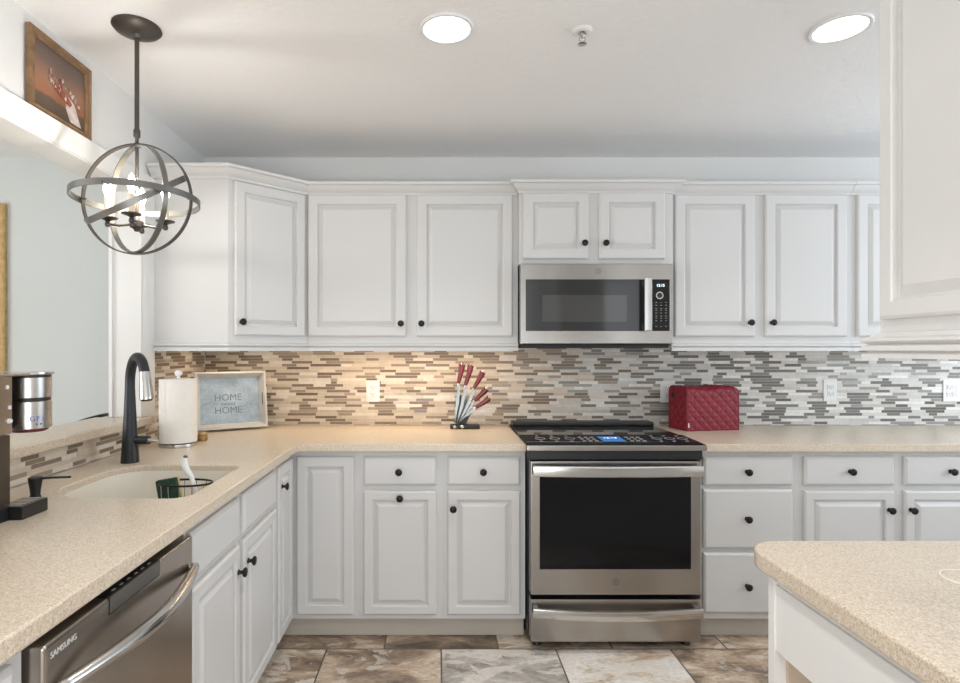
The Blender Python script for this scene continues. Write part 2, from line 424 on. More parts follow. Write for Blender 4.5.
# ------------------------------------------------------------------ the setting
YB = 3.218; CEIL = 2.438; XL = -1.33
def struct(b_, name, mat, label=None):
    return setp(b_.build(name, mat), label, None, None, 'structure')
struct(MB().box(-5.2, 3.7, -2.9, 3.4, -.10, 0), 'floor', M['floor'])
struct(MB().box(-5.2, 3.7, -2.9, 3.4, CEIL, CEIL+.1), 'ceiling', M['ceil'])
struct(MB().box(-1.40, 3.6, YB, YB+.12, 0, CEIL), 'wall_back', M['wall'])
struct(MB().box(-5.1, -1.40, YB, YB+.12, 0, CEIL), 'wall_dining_back', M['dining'])
struct(MB().box(-5.2, -5.1, -2.8, YB+.12, 0, CEIL), 'wall_dining_left', M['dining'])
b_ = MB(); b_.box(3.5, 3.6, -2.8, 1.0, 0, CEIL); b_.box(3.5, 3.6, 2.9, YB, 0, CEIL); b_.box(3.5, 3.6, 1.0, 2.9, 0, 1.0); b_.box(3.5, 3.6, 1.0, 2.9, 2.3, CEIL)
struct(b_, 'wall_right', M['wall'])
b_ = MB(); b_.box(-5.1, -4.15, -2.7, -2.6, 0, CEIL); b_.box(-1.85, -1.25, -2.7, -2.6, 0, CEIL); b_.box(3.05, 3.6, -2.7, -2.6, 0, CEIL)
b_.box(-4.15, -1.85, -2.7, -2.6, 0, .35); b_.box(-4.15, -1.85, -2.7, -2.6, 2.35, CEIL); b_.box(-1.25, 3.05, -2.7, -2.6, 2.38, CEIL)
struct(b_, 'wall_front', M['wall'])
# left wall with the pass-through opening: pony wall, header, end piece
for q in ((.25, 2.53, 0, 1.003), (-.4, 2.53, 2.060, CEIL), (2.53, YB, 0, CEIL), (-.4, .25, 0, 2.06)):
    struct(MB().box(-1.46, XL, *q), 'wall_left', M['wall'])
# casing around the opening
prof = [(0, 0), (.008, 0), (.012, .010), (.020, .018), (.024, .040), (.030, .046), (.034, .066), (0, .066)]
b_ = MB()
b_.loft([[(XL+o, y, 2.056+z) for o, z in prof] for y in (.2, 2.612)])
b_.loft([[(XL+o*.7, 2.532+z*1.12, zz) for o, z in prof] for zz in (1.042, 2.056)])
b_.box(-1.458, XL+.002, .2, 2.531, 2.050, 2.060); b_.box(-1.462, XL+.002, 2.526, 2.534, 1.042, 2.06)
b_.box(-1.466, -1.452, 2.515, 2.532, 1.042, 2.06)
struct(b_, 'trim_1', M['trim'])
# ------------------------------------------------------------------ tile backsplash (thin tiled skin on the walls)
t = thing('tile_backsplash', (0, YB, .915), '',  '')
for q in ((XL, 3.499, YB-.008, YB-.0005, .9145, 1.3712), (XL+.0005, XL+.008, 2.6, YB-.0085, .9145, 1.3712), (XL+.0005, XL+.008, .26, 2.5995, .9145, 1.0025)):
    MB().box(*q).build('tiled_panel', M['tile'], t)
setp(t, 'beige and brown linear mosaic tile backsplash behind the counters, cooler light painted in grey to the right', 'backsplash')
# ------------------------------------------------------------------ base cabinets
ZT, ZB = .876, .1016
DT, DB, OT, OB = .852, .7190, .6945, .1255      # drawer top/bottom, door top/bottom
FY = 2.608; FX = -.675
def base_back(name, x0, x1, label, group):
    t = thing(name, ((x0+x1)/2, FY, 0), label, 'cabinet', group)
    MB().box(x0, x1, FY, YB-.01, ZB, ZT).build('body', M['cab'], t)
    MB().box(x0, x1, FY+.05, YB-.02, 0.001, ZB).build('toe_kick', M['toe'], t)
    return t
G = 'white base cabinets under the counters'
# corner
t = thing('base_cabinet', (-.98, 2.75, 0), 'white corner base cabinet with two narrow doors where the counter turns', 'cabinet', G)
b_ = MB(); b_.prism([(-1.31, 2.317), (FX, 2.317), (FX, FY), (-.367, FY), (-.367, YB-.01), (-1.31, YB-.01)], ZB, ZT); b_.build('body', M['cab'], t)
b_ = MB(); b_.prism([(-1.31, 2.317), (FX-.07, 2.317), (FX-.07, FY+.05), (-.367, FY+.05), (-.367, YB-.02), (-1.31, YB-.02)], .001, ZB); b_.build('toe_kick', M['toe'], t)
door(t, BACK, (-.650, FY, OB), .264, DT-OB, .050)
door(t, LEFT, (FX, 2.338, OB), .222, DT-OB, .045, kn=(.040, .767-OB))
# trash pull-out + single door
t = base_back('base_cabinet', -.3666, .0196, 'white base cabinet with knob at top centre of its door, second left of range', G)
drawer(t, BACK, (-.3430, FY, DB), .3375, DT-DB, kn=(.164, .065))
door(t, BACK, (-.3430, FY, OB), .3375, OT-OB, kn=(.1685, .539))
t = base_back('base_cabinet', .0200, .402, 'white base cabinet with knob at upper left of its door, directly left of the range', G)
drawer(t, BACK, (.0425, FY, DB), .336, DT-DB, kn=(.164, .065))
door(t, BACK, (.0425, FY, OB), .336, OT-OB, kn=(.027, .490))
# three drawer bank
t = base_back('base_cabinet', 1.212, 1.6476, 'white bank of three drawers directly right of the range', G)
drawer(t, BACK, (1.219, FY, DB), .410, DT-DB, kn=(.197, .064))
drawer(t, BACK, (1.219, FY, .429), .410, .272, kn=(.196, .139))
drawer(t, BACK, (1.219, FY, .132), .410, .278, kn=(.196, .128))
t = base_back('base_cabinet', 1.648, 2.566, 'white base cabinet with paired doors and two drawers right of the drawer bank', G)
for x0, kx in ((1.682, .385), (2.142, .025)):
    drawer(t, BACK, (x0, FY, DB), .412, DT-DB, kn=(.206, .066))
    door(t, BACK, (x0, FY, OB), .412, OT-OB, kn=(kx, .483))
# sink base
t = thing('base_cabinet', (FX, 1.9, 0), 'white sink base cabinet with two doors and plain fronts right of the dishwasher', 'cabinet', G)
b_ = MB()      # open-topped carcass so that the bowl has room
b_.box(FX-.02, FX, 1.497, 2.315, ZB, ZT); b_.box(-1.31, FX-.02, 1.497, 1.515, ZB, ZT); b_.box(-1.31, FX-.02, 2.297, 2.315, ZB, ZT); b_.box(-1.31, FX-.02, 1.515, 2.297, ZB, ZB+.018)
b_.build('body', M['cab'], t)
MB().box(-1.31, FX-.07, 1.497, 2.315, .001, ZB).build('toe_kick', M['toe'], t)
for y0, w in ((1.512, .366), (1.917, .383)):
    drawer(t, LEFT, (FX, y0, DB), w, DT-DB, name='false_front')
door(t, LEFT, (FX, 1.512, OB), .366, OT-OB, kn=(.345, .485))
door(t, LEFT, (FX, 1.917, OB), .383, OT-OB, kn=(.034, .488))
# cabinet before the dishwasher
t = thing('base_cabinet', (FX, .6, 0), 'white base cabinet nearest the camera, left of the dishwasher', 'cabinet', G)
MB().box(-1.31, FX, .30, .915, ZB, ZT).build('body', M['cab'], t)
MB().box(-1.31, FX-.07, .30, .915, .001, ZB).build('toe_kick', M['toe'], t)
drawer(t, LEFT, (FX, .33, DB), .55, DT-DB, kn=(.275, .065)); door(t, LEFT, (FX, .33, OB), .55, OT-OB, kn=(.5, .5))
# ------------------------------------------------------------------ countertops
def arc(cx, cy, r, a0, a1, n=10): return [(cx+r*math.cos(a0+(a1-a0)*i/n), cy+r*math.sin(a0+(a1-a0)*i/n)) for i in range(n+1)]
SX0, SX1, SY0, SY1 = -1.170, -.727, 1.628, 2.10
sink_loop = arc(SX1-.055, SY0+.055, .055, -PI/2, 0) + arc(SX1-.05, SY1-.05, .05, 0, PI/2) + arc(SX0+.12, SY1-.12, .12, PI/2, PI) + arc(SX0+.17, SY0+.17, .17, PI, 3*PI/2)
b_ = MB(); b_.prism([(-1.32, .27), (-.640, .27), (-.640, 2.555), (-.625, 2.57), (.400, 2.57), (.400, YB-.009), (-1.32, YB-.009)], .8765, .914, .006, [sink_loop])
setp(b_.build('countertop', M['counter'], loc=(-.9, 2, .8765), smooth=40), 'speckled beige L-shaped countertop with the sink, left of the range', 'countertop')
b_ = MB(); b_.box(1.192, 3.49, 2.57, YB-.009, .8765, .914, .006)
setp(b_.build('countertop', M['counter'], loc=(2.3, 2.9, .8765)), 'speckled greige countertop right of the range, under the red cover', 'countertop')
# bar ledge
b_ = MB(); b_.prism([(-1.53, .26), (-1.298, .26), (-1.298, 2.555), (-1.301, 2.572), (-1.309, 2.585), (-1.3215, 2.592), (-1.3215, 2.524), (-1.53, 2.524)], 1.0035, 1.041, .008)
setp(b_.build('bar_ledge', M['counter'], loc=(-1.4, 1.5, 1.0035), smooth=40), 'raised beige bar ledge on the half wall behind the sink', 'bar ledge')
# sink bowl
def inset(lp, k):
    cx = sum(p[0] for p in lp)/len(lp); cy = sum(p[1] for p in lp)/len(lp)
    return [(cx+(p[0]-cx)*k, cy+(p[1]-cy)*k) for p in lp]
lv = [(1.012, .8762), (1.0, .900), (.985, .900), (.975, .86), (.95, .76), (.90, .725), (.80, .715), (.2, .708)]
b_ = MB(); b_.loft([[(x, y, z) for x, y in inset(sink_loop, k)] for k, z in [(1.012, .8755), (1.012, .870), (.999, .8755), (.994, .893), (.984, .893), (.972, .86), (.95, .76), (.90, .725), (.80, .715), (.12, .708)]][3:], False, True)
t = thing('sink', (-.95, 1.86, .708), 'ivory moulded undermount sink set in the left countertop', 'sink')
b_.build('bowl', M['sink'], t, 60)
MB().lathe([(0, .712), (.028, .712), (.04, .7135), (.042, .709)], Matrix.Translation((-.95, 1.86, 0))).build('drain', M['bright_steel'], t)
# ------------------------------------------------------------------ dishwasher
DX = -.645; D0, D1 = .925, 1.487
t = thing('dishwasher', (-.95, 1.2, 0), 'stainless dishwasher with bowed bar handle under the left countertop', 'dishwasher')
MB().box(-1.30, -.70, .919, 1.493, .02, .862).build('body', M['dark'], t)
b_ = MB(); b_.box(-.70, DX, D0, D1, .115, .855, .008, 3); dd = b_.build('door', M['steely'], t, 40)
MB().box(DX-.002, DX+.0006, 1.107, 1.310, .820, .8545, .0004, 1).build('pocket_gap', M['dark'], dd)
MB().box(DX-.002, DX+.0030, 1.110, 1.307, .824, .8550, .001, 1).build('control_pocket', M['pocket'], dd)
cp = MB().box(DX-.045, DX+.001, 1.111, 1.306, .8535, .8572, .0004, 1).build('control_strip', M['black'], dd)
b_ = MB()
for i in range(6): MB().box(DX-.012, DX-.008, 1.135+i*.028, 1.146+i*.028, .8572, .8576).build('touch_key', M['print'], dd)
b_ = MB(); pts = []
for i in range(25):
    s_ = i/24; y = D0+.012+(D1-D0-.024)*s_; pts.append((DX+.010+.046*math.sin(PI*s_), y, .774))
b_.tube([(DX-.004, pts[0][1], .774)]+pts+[(DX-.004, pts[-1][1], .774)], [.010]+[.012+.004*math.sin(PI*q/24) for q in range(25)]+[.010], 16)
b_.build('handle', M['bright_steel'], t, 60)
MB().text('SAMSUNG', .0150, frame((DX+.0004, .974, .831), (0, 1, 0), (0, 0, 1), (1, 0, 0)), .0004).build('brand_lettering', M['print'], dd)
MB().box(-.74, -.72, .925, 1.487, .005, .11).build('toe_panel', M['black'], t)
# ------------------------------------------------------------------ range
RX0, RX1, RY = .413, 1.169, 2.512
t = thing('range', (.79, 2.85, 0), 'stainless slide-in electric range with black glass cooktop', 'range')
MB().box(.410, 1.180, 2.58, 3.195, .045, .895).build('body', M['matte_black'], t)
b_ = MB()
for x in (.45, 1.13):
    for y in (2.56, 3.12): MB().lathe([(0, .001), (.02, .001), (.016, .02), (.010, .024), (.010, .0455), (0, .0455)], Matrix.Translation((x, y+.02, 0)), 16).build('foot', M['black'], t)
# cooktop, tapering control panel at its front
b_ = MB(); b_.loft([[(.404, YB-.012, z), (1.194, YB-.012, z), (1.194, 2.575, z), (.402, 2.575, z)] for z in (.9145, .921)])
ct = b_.build('cooktop', M['black_glass'], t)
MB().box(.412, 1.192, YB-.10, YB-.015, .921, .944, .006).build('back_guard', M['black'], t, 40)
b_ = MB()
for cx, cy, rr in ((.58, 2.88, .085), (.58, 3.04, .055), (.99, 2.88, .085), (.99, 3.04, .055), (.79, 2.97, .05)):
    for r_ in (rr, rr*.62): b_.band((cx, cy, .9212), (0, 0, 1), r_, .0004, .0015, 40)
b_.build('burner_rings', M['smoke'], ct)
b_ = MB(); b_.loft([[(.396, 2.765, .9214), (1.194, 2.765, .9214), (1.194, 2.52, .9150), (.396, 2.52, .9150)], [(.396, 2.765, .9267), (1.194, 2.765, .9267), (1.194, 2.515, .9185), (.396, 2.515, .9185)]])
cpn = b_.build('control_panel', M['panel_black'], t, 10)
pm = lambda x, y: frame((x, y, .9185+.0012+(y-2.515)*.0333), (1, 0, 0), (0, .99945, .0333), (0, -.0333, .99945))
b_ = MB(); b_.box(-.052, .052, -.062, .062, 0, .0008, mat=pm(.812, 2.645)); dsp = b_.build('display', M['blue_led'], cpn)
MB().text('12:15', .030, pm(.812, 2.668), .0012).build('clock_digits', M['white_led'], dsp)
b_ = MB()
for i in range(3):
    for j in range(3):
        for sx in (-1, 1): MB().box(-.008, .008, -.007, .007, 0, .0008, mat=pm(.812+sx*(.082+.028*i), 2.600+.045*j)).build('touch_key', M['print'], cpn)
for cx in (.48, .55, .62, 1.03, 1.09, 1.15):
    MB().band(pm(cx, 2.66).translation, (0, -.03, 1), .022, .0008, .003, 24).build('burner_ring_mark', M['print'], cpn)
    for j in range(2): MB().box(-.007, .007, -.005, .005, 0, .0008, mat=pm(cx-.005, 2.595+.125*j)).build('touch_key', M['print'], cpn)
MB().box(.396, 1.194, 2.505, 2.535, .893, .9175, .004).build('front_trim', M['steel'], t, 40)
MB().box(.404, 1.186, 2.535, 2.575, .850, .893).build('vent_recess', M['black'], t)
# oven door
b_ = MB(); b_.box(RX0, RX1, RY, 2.575, .252, .846, .004); od = b_.build('oven_door', M['steel'], t, 40)
MB().box(.452, 1.125, RY-.0018, RY+.004, .366, .786, .0015, 1).build('oven_window', M['oven_glass'], od, label='black glass oven window')
def bow_handle(z0, z1, bow, nm, par, sag=0):
    b_ = MB(); n = 25; L0 = []
    for i in range(n):
        s_ = i/(n-1); x = RX0+.006+(RX1-RX0-.012)*s_; o = .040+bow*math.sin(PI*s_); dz = -sag*math.sin(PI*s_)
        L0.append([(x, RY-o+.014, z0+dz), (x, RY-o+.003, z0+dz), (x, RY-o, z0+dz+.006), (x, RY-o, z1+dz-.006), (x, RY-o+.003, z1+dz), (x, RY-o+.014, z1+dz)])
    b_.loft(L0)
    for x in (RX0+.012, RX1-.032): b_.box(x, x+.02, RY-.036, RY+.001, z0+.006, z1-.006, .003)
    return b_.build(nm, M['bright_steel'], par, 40)
bow_handle(.786, .832, .018, 'oven_handle', od)
def emblem(x, y, z, r, par, mat):
    fr = frame((x, y, z), *BACK); b_ = MB()
    b_.band((x, y-.0006, z), (0, 1, 0), r, .0012, r*.16, 40)
    for s_ in (-1, 1):
        pts = []
        for i in range(14):
            a = i/13*1.6*PI+(.3 if s_ > 0 else PI+.3); q = r*.42
            pts.append(fr @ Vector((s_*0+q*math.cos(a)*(1-.35*i/13)+s_*r*.2, q*math.sin(a), .0006)))
        b_.tube(pts, r*.06, 6)
    return b_.build('round_emblem', mat, par)
emblem(.79, RY-.0005, .312, .0145, od, M['pewter'])
# storage drawer
b_ = MB(); b_.box(RX0, RX1, RY, 2.575, .043, .232, .004); sd = b_.build('storage_drawer', M['steel'], t, 40)
bow_handle(.166, .206, .014, 'drawer_handle', sd, .010)
# ------------------------------------------------------------------ upper cabinets
UB, UT = 1.3716, 2.134; UFY = 2.893
CROWN = [(0, 2.132), (.006, 2.132), (.008, 2.143), (.016, 2.149), (.028, 2.162), (.034, 2.174), (.046, 2.178), (.048, 2.190), (0, 2.190)]
RAIL = [(0, 1.388), (.006, 1.388), (.008, 1.376), (.018, 1.370), (.020, 1.362), (.010, 1.357), (.019, 1.351), (.023, 1.336), (0, 1.336)]
path_l = [(-1.322, 2.608), (-.97, 2.608), (-.668, UFY), (.409, UFY)]
GU = 'white wall cabinets with raised panel doors'
t = thing('wall_cabinet', (-1, 2.9, UB), 'white diagonal corner wall cabinet behind the pendant lamp', 'cabinet', GU)
b_ = MB(); b_.prism([(-1.321, 2.608), (-.97, 2.608), (-.668, UFY), (-.668, YB-.01), (-1.321, YB-.01)], UB, UT); b_.build('body', M['cab'], t)
dgv = Vector((.302, .285, 0)); dl = dgv.length; dgu = dgv/dl; dgn = Vector((dgu.y, -dgu.x, 0))
dgx = (dgu, (0, 0, 1), dgn)
door(t, dgx, Vector((-.97, 2.608, 1.41))+dgu*.028, dl-.05, .718, .050, kn=(.028, .062))
MB().sweep(CROWN, path_l, 0, 2).build('crown_moulding', M['cab'], t, 30)
MB().sweep(RAIL, path_l, 0, 2).build('light_rail', M['cab'], t, 30)
def upper(x0, x1, label, doors, path, fy=UFY, ub=UB, rail=True, seg=None, db=1.41, kz=.045, cpath=None):
    t = thing('wall_cabinet', ((x0+x1)/2, fy+.1, ub), label, 'cabinet', GU)
    MB().box(x0, x1, fy, YB-.01, ub, UT).build('body', M['cab'], t)
    for (dx, w, kx) in doors: door(t, BACK, (dx, fy, db), w, 2.133-db, .052, kn=(kx, kz) if kx else None)
    b_ = MB(); cp = cpath or path
    if seg: b_.sweep(CROWN, cp, *seg)
    else: b_.sweep(CROWN, cp)
    b_.build('crown_moulding', M['cab'], t, 30)
    if rail:
        b_ = MB()
        if seg: b_.sweep(RAIL, path, *seg)
        else: b_.sweep(RAIL, path)
        b_.build('light_rail', M['cab'], t, 30)
    return t
upper(-.6676, .409, 'white two-door wall cabinet left of the microwave, above the knife stand', [(-.663, .501, .475), (-.108, .489, .024)], path_l, seg=(2, 3), kz=.065)
MY = 2.858
upper(.4094, 1.1876, 'small white two-door wall cabinet above the microwave', [(.428, .329, .306), (.810, .333, .030)], None, fy=MY, ub=1.774, rail=False, db=1.799, kz=.077,
      cpath=[(.411, UFY+.03), (.411, MY), (1.186, MY), (1.186, UFY+.03)])
upper(1.188, 2.1106, 'white two-door wall cabinet right of the microwave, above the red cover', [(1.207, .406, .378), (1.667, .416, .030)], [(1.188, UFY), (2.109, UFY)], kz=.070)
upper(2.111, 3.03, 'white wall cabinet mostly hidden behind the near hanging cabinet', [(2.137, .406, .378), (2.59, .416, .030)], [(2.111, UFY), (3.03, UFY)], kz=.070)
# near hanging cabinet
t = thing('hanging_cabinet', (1.13, .5, UB), 'large white hanging cabinet in the right foreground above the island, brighter light painted into its white', 'cabinet')
NX = .968
MB().box(NX, 1.29, -.30, 1.235, UB, UT).build('body', M['pale'], t)
R2 = [(0, 1.380), (.010, 1.378), (.014, 1.370), (.026, 1.366), (.027, 1.360), (.014, 1.354), (.024, 1.350), (.026, 1.340), (.015, 1.337), (.024, 1.332), (.024, 1.3235), (0, 1.3235)]
pth = [(1.29, 1.235), (NX, 1.235), (NX, -.30)]
MB().sweep(R2, pth).build('light_rail', M['pale'], t, 30)
MB().sweep(CROWN, pth).build('crown_moulding', M['pale'], t, 30)
NEAR = ((0, -1, 0), (0, 0, 1), (-1, 0, 0))
door(t, NEAR, (NX, 1.220, 1.407), .72, .721, .040, kn=(.68, .06), mat='pale'); door(t, NEAR, (NX, .46, 1.407), .72, .721, .040, kn=(.04, .06), mat='pale')
# ------------------------------------------------------------------ microwave
MWY = 2.806
t = thing('microwave', (.787, 3.0, 1.367), 'stainless over-the-range microwave with black glass door', 'microwave')
MB().box(.413, 1.162, MWY+.035, YB-.01, 1.367, 1.771).build('body', M['black'], t)
b_ = MB(); b_.box(.409, 1.166, MWY, MWY+.036, 1.372, 1.770, .005); mf = b_.build('front_panel', M['steel'], t, 40)
z = lambda y: 1.341+(350-y)/201.5
x_ = lambda px: (px-438)/201.5
MB().box(x_(525.8), x_(651), MWY-.0022, MWY+.003, z(331), z(279.3), .0015, 1).build('door_glass', M['smoke'], t)
MB().box(x_(542), x_(627), MWY-.0030, MWY, z(322), z(295), .0005, 1).build('viewing_window', M['grey_glass'], t)
b_ = MB(); zs = [z(331), z(279)]
b_.box(x_(641.5), x_(649.0), MWY-.046, MWY-.032, zs[0], zs[1], .004); b_.box(x_(643), x_(648), MWY-.033, MWY, zs[0]+.012, zs[0]+.03); b_.box(x_(643), x_(648), MWY-.033, MWY, zs[1]-.03, zs[1]-.012)
b_.build('handle', M['bright_steel'], t, 40)
cpn = MB().box(x_(652.2), x_(669.8), MWY-.0026, MWY+.003, z(331), z(279.3), .0015, 1).build('control_panel', M['black_glass'], t)
MB().text('12:15', .019, frame((x_(660.5), MWY-.0028, z(285.5)), *BACK), .0004).build('clock_digits', M['white_led'], cpn)
MB().band((x_(659.2), MWY-.006, z(295.5)), (0, 1, 0), .016, .006, .005, 32).build('dial_ring', M['bright_steel'], cpn)
MB().lathe([(0, .010), (.011, .010), (.0132, .008), (.0132, 0)], frame((x_(659.2), MWY-.0026, z(295.5)), *BACK)).build('dial', M['black'], cpn)
b_ = MB()
for r_, yy in enumerate((302.5, 305.3, 308.5, 310.3, 313, 316, 318.2, 320.8, 326.5)):
    for c_ in range(3):
        w = .0085 if r_ not in (2, 5) else .011
        MB().box(x_(656.2+c_*4.9)-w/2, x_(656.2+c_*4.9)+w/2, MWY-.0030, MWY-.0025, z(yy)-.0018, z(yy)+.0018).build('touch_key', M['pewter'], cpn)
emblem(x_(598), MWY-.0004, z(271.4), .013, mf, M['pewter'])
MB().box(.425, 1.15, MWY+.01, 3.15, 1.351, 1.3675).build('bottom_grille', M['dark'], t)
# ------------------------------------------------------------------ island
t = thing('island', (1.25, .6, 0), 'white kitchen island with an open cubby in the right foreground', 'island')
b_ = MB()
b_.box(.690, 1.86, 1.160, 1.180, .001, .8755); b_.box(.690, 1.86, -.35, -.33, .001, .8755)
b_.box(.694, .712, -.33, 1.160, .724, .858); b_.box(.700, .712, -.33, 1.160, .858, .8755)
b_.box(.694, 1.05, -.33, 1.160, .02, .11); b_.box(1.02, 1.86, -.33, 1.160, .02, .8755)
b_.box(.712, 1.03, -.33, 1.160, .850, .8755)
b_.build('body', M['pale'], t)
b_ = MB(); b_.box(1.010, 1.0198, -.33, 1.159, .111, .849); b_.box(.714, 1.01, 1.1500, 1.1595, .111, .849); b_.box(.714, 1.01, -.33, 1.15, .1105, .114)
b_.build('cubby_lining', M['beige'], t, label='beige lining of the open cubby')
b_ = MB(); b_.prism([(1.95, -.45), (1.95, 1.268)] + arc(.676+.080, 1.268-.080, .080, PI/2, PI, 10) + [(.676, -.45)], .876, .914, .007)
setp(b_.build('countertop', M['counter'], loc=(1.25, .5, .876), smooth=40), 'speckled beige island countertop with rounded corner in the right foreground', 'countertop')
t = thing('flush_outlet', (.99, 1.05, .9142), 'round flush outlet cap with cream rim set into the island countertop', 'outlet cap')
MB().lathe([(0, .9162), (.040, .9162), (.0405, .9142), (0, .9142)], Matrix.Translation((.990, 1.05, 0)), 40).build('lid', M['counter'], t)
MB().lathe([(.0408, .9142), (.0408, .9168), (.0445, .9172), (.0465, .9142)], Matrix.Translation((.990, 1.05, 0)), 40).build('rim', M['sink'], t, 50)
# ------------------------------------------------------------------ ceiling fixtures
def can(x, y, label, power):
    t = thing('recessed_downlight', (x, y, CEIL), label, 'ceiling light', 'recessed ceiling lights')
    T = Matrix.Translation((x, y, CEIL))
    MB().lathe([(.078, -.001), (.080, -.006), (.090, -.007), (.094, -.003), (.094, 0), (.078, 0)], T, 48).build('trim_ring', M['white_plastic'], t, 50)
    MB().lathe([(0, -.0035), (.0785, -.0035), (.0785, -.0015), (0, -.0015)], T, 48).build('lens', M['lens'], t, label='glowing white lens')
    l = bpy.data.lights.new('downlight_lamp', 'AREA'); l.shape = 'DISK'; l.size = .14; l.energy = power; l.color = (1, .97, .93); l.spread = 1.9
    o = bpy.data.objects.new('downlight_lamp', l); C.objects.link(o); o.location = (x, y, CEIL-.012)
can(.030, 1.928, 'round recessed ceiling light left of the sprinkler', 3)
can(.030, .35, 'added unseen recessed ceiling light above the camera, fill for the island', 7)  # extra lamp added out of view to brighten island and near counter
can(1.370, 1.925, 'round recessed ceiling light at right beside the near hanging cabinet', 3)
t = thing('fire_sprinkler', (.495, 1.94, CEIL), 'small white and chrome fire sprinkler between the ceiling lights', 'sprinkler')
T = Matrix.Translation((.495, 1.94, CEIL))
MB().lathe([(0, 0), (.035, 0), (.035, -.003), (.028, -.009), (.016, -.010), (.016, -.004), (0, -.004)], T, 28).build('escutcheon', M['white_plastic'], t)
MB().lathe([(.0, -.004), (.009, -.004), (.009, -.02), (.006, -.024), (.0, -.024)], T, 16).build('nozzle', M['bright_steel'], t)
b_ = MB()
for s_ in (-1, 1): b_.tube([(.495+s_*.008, 1.94, CEIL-.018), (.495+s_*.011, 1.94, CEIL-.032), (.495, 1.94, CEIL-.046)], .0018, 8)
b_.build('yoke_arms', M['bright_steel'], t)
MB().lathe([(0, -.045), (.015, -.045), (.015, -.0475), (0, -.049)], T, 24).build('deflector', M['bright_steel'], t)
# ------------------------------------------------------------------ pendant orb chandelier
PX, PY, PZ = -1.023, 1.920, 1.853
t = thing('pendant_chandelier', (PX, PY, PZ), 'bronze orb pendant chandelier with candle bulbs at upper left', 'chandelier')
T = Matrix.Translation((PX, PY, 0))
MB().lathe([(0, CEIL), (.076, CEIL), (.078, CEIL-.005), (.070, CEIL-.014), (.045, CEIL-.024), (.016, CEIL-.028), (.012, CEIL-.040), (0, CEIL-.040)], T, 36).build('canopy', M['bronze'], t, 50)
b_ = MB(); b_.tube([(PX, PY, CEIL-.03), (PX, PY, 2.075)], .0075, 12)
b_.lathe([(.0095, 2.09), (.011, 2.085), (.011, 2.065), (.006, 2.060), (.006, 2.045), (.0125, 2.040), (.0125, 2.030), (0, 2.030)], T, 16); b_.build('downrod', M['bronze'], t, 50)
rA = .187
def ring(nrm, r, nm, w=.018, mat='pewter'): return MB().band((PX, PY, PZ), nrm, r, w, .0045).build(nm, M[mat], t, 40)
ring((.02, 1, 0), .186, 'hoop', .016, 'bronze')
ph = math.radians(55); ring((math.cos(ph), math.sin(ph), 0), .180, 'hoop', .018, 'pewter')
ring((0, .02, 1), .197, 'hoop', .020, 'pewter')
vv = Vector((1.03, -1.92, -.51)); uu = Vector((.303, 0, .133)); ring(uu.cross(vv), .1745, 'hoop', .020, 'pewter')
b_ = MB()
for a in (0, PI/2, PI, 3*PI/2):
    d = Vector((math.cos(a), math.sin(a), 0)); MB().tube([Vector((PX, PY, PZ+.002))+d*.172, Vector((PX, PY, PZ+.002))+d*.200], .003, 8).build('rivet', M['bronze'], t)
b_ = MB(); b_.tube([(PX, PY, 2.035), (PX, PY, 1.765)], .006, 12); b_.lathe([(0, 1.742), (.008, 1.744), (.012, 1.752), (.022, 1.757), (.022, 1.778), (.010, 1.784), (.006, 1.80)], T, 20); b_.build('stem', M['bronze'], t, 50)
for k in range(4):
    a = math.radians(18+90*k); d = Vector((math.cos(a), math.sin(a), 0)); c = Vector((PX, PY, 1.768))+d*.088
    b_ = MB(); b_.tube([Vector((PX, PY, 1.766))+d*.02, Vector((PX, PY, 1.760))+d*.055, c+Vector((0, 0, -.004)), c+Vector((0, 0, .01))], .0042, 8)
    Tc = Matrix.Translation(c)
    b_.lathe([(0, -.016), (.008, -.012), (.009, -.004), (.006, .004), (.012, .008), (.030, .014), (.031, .017), (0, .015)], Tc, 20)
    arm = b_.build('candle_arm', M['bronze'], t, 50)
    MB().lathe([(0, .014), (.0105, .014), (.0105, .080), (.006, .083), (0, .083)], Tc, 16).build('candle_sleeve', M['candle'], arm)
    MB().lathe([(0, .083), (.006, .084), (.0085, .094), (.0135, .108), (.0130, .120), (.007, .138), (0, .150)], Tc, 16).build('bulb', M['bulb'], arm, 80, label='lit candle bulb')
l = bpy.data.lights.new('chandelier_lamp', 'POINT'); l.energy = 3.9; l.color = (1, .975, .94); l.shadow_soft_size = .022
o = bpy.data.objects.new('chandelier_lamp', l); C.objects.link(o); o.location = (PX+.03, PY-.03, 1.885)
# under-cabinet strips (slim warm lamps behind the light rail)
def strip(x0, x1, y, power, col, label):
    t = thing('under_cabinet_light', ((x0+x1)/2, y, UB), label, 'light strip', 'strips under the wall cabinets')
    MB().box(x0, x1, y-.012, y+.012, UB-.010, UB-.0005).build('housing', M['white_plastic'], t)
    area('strip_lamp', ((x0+x1)/2, y, UB-.011), (0, 0, 0), x1-x0, .02, power, col)
strip(-.60, .36, 2.99, 3.0, (1, .76, .50), 'slim warm light strip tucked under the left two-door wall cabinet')
strip(-1.22, -.80, 2.95, .9, (1, .80, .56), 'slim warm light strip tucked under the corner wall cabinet')
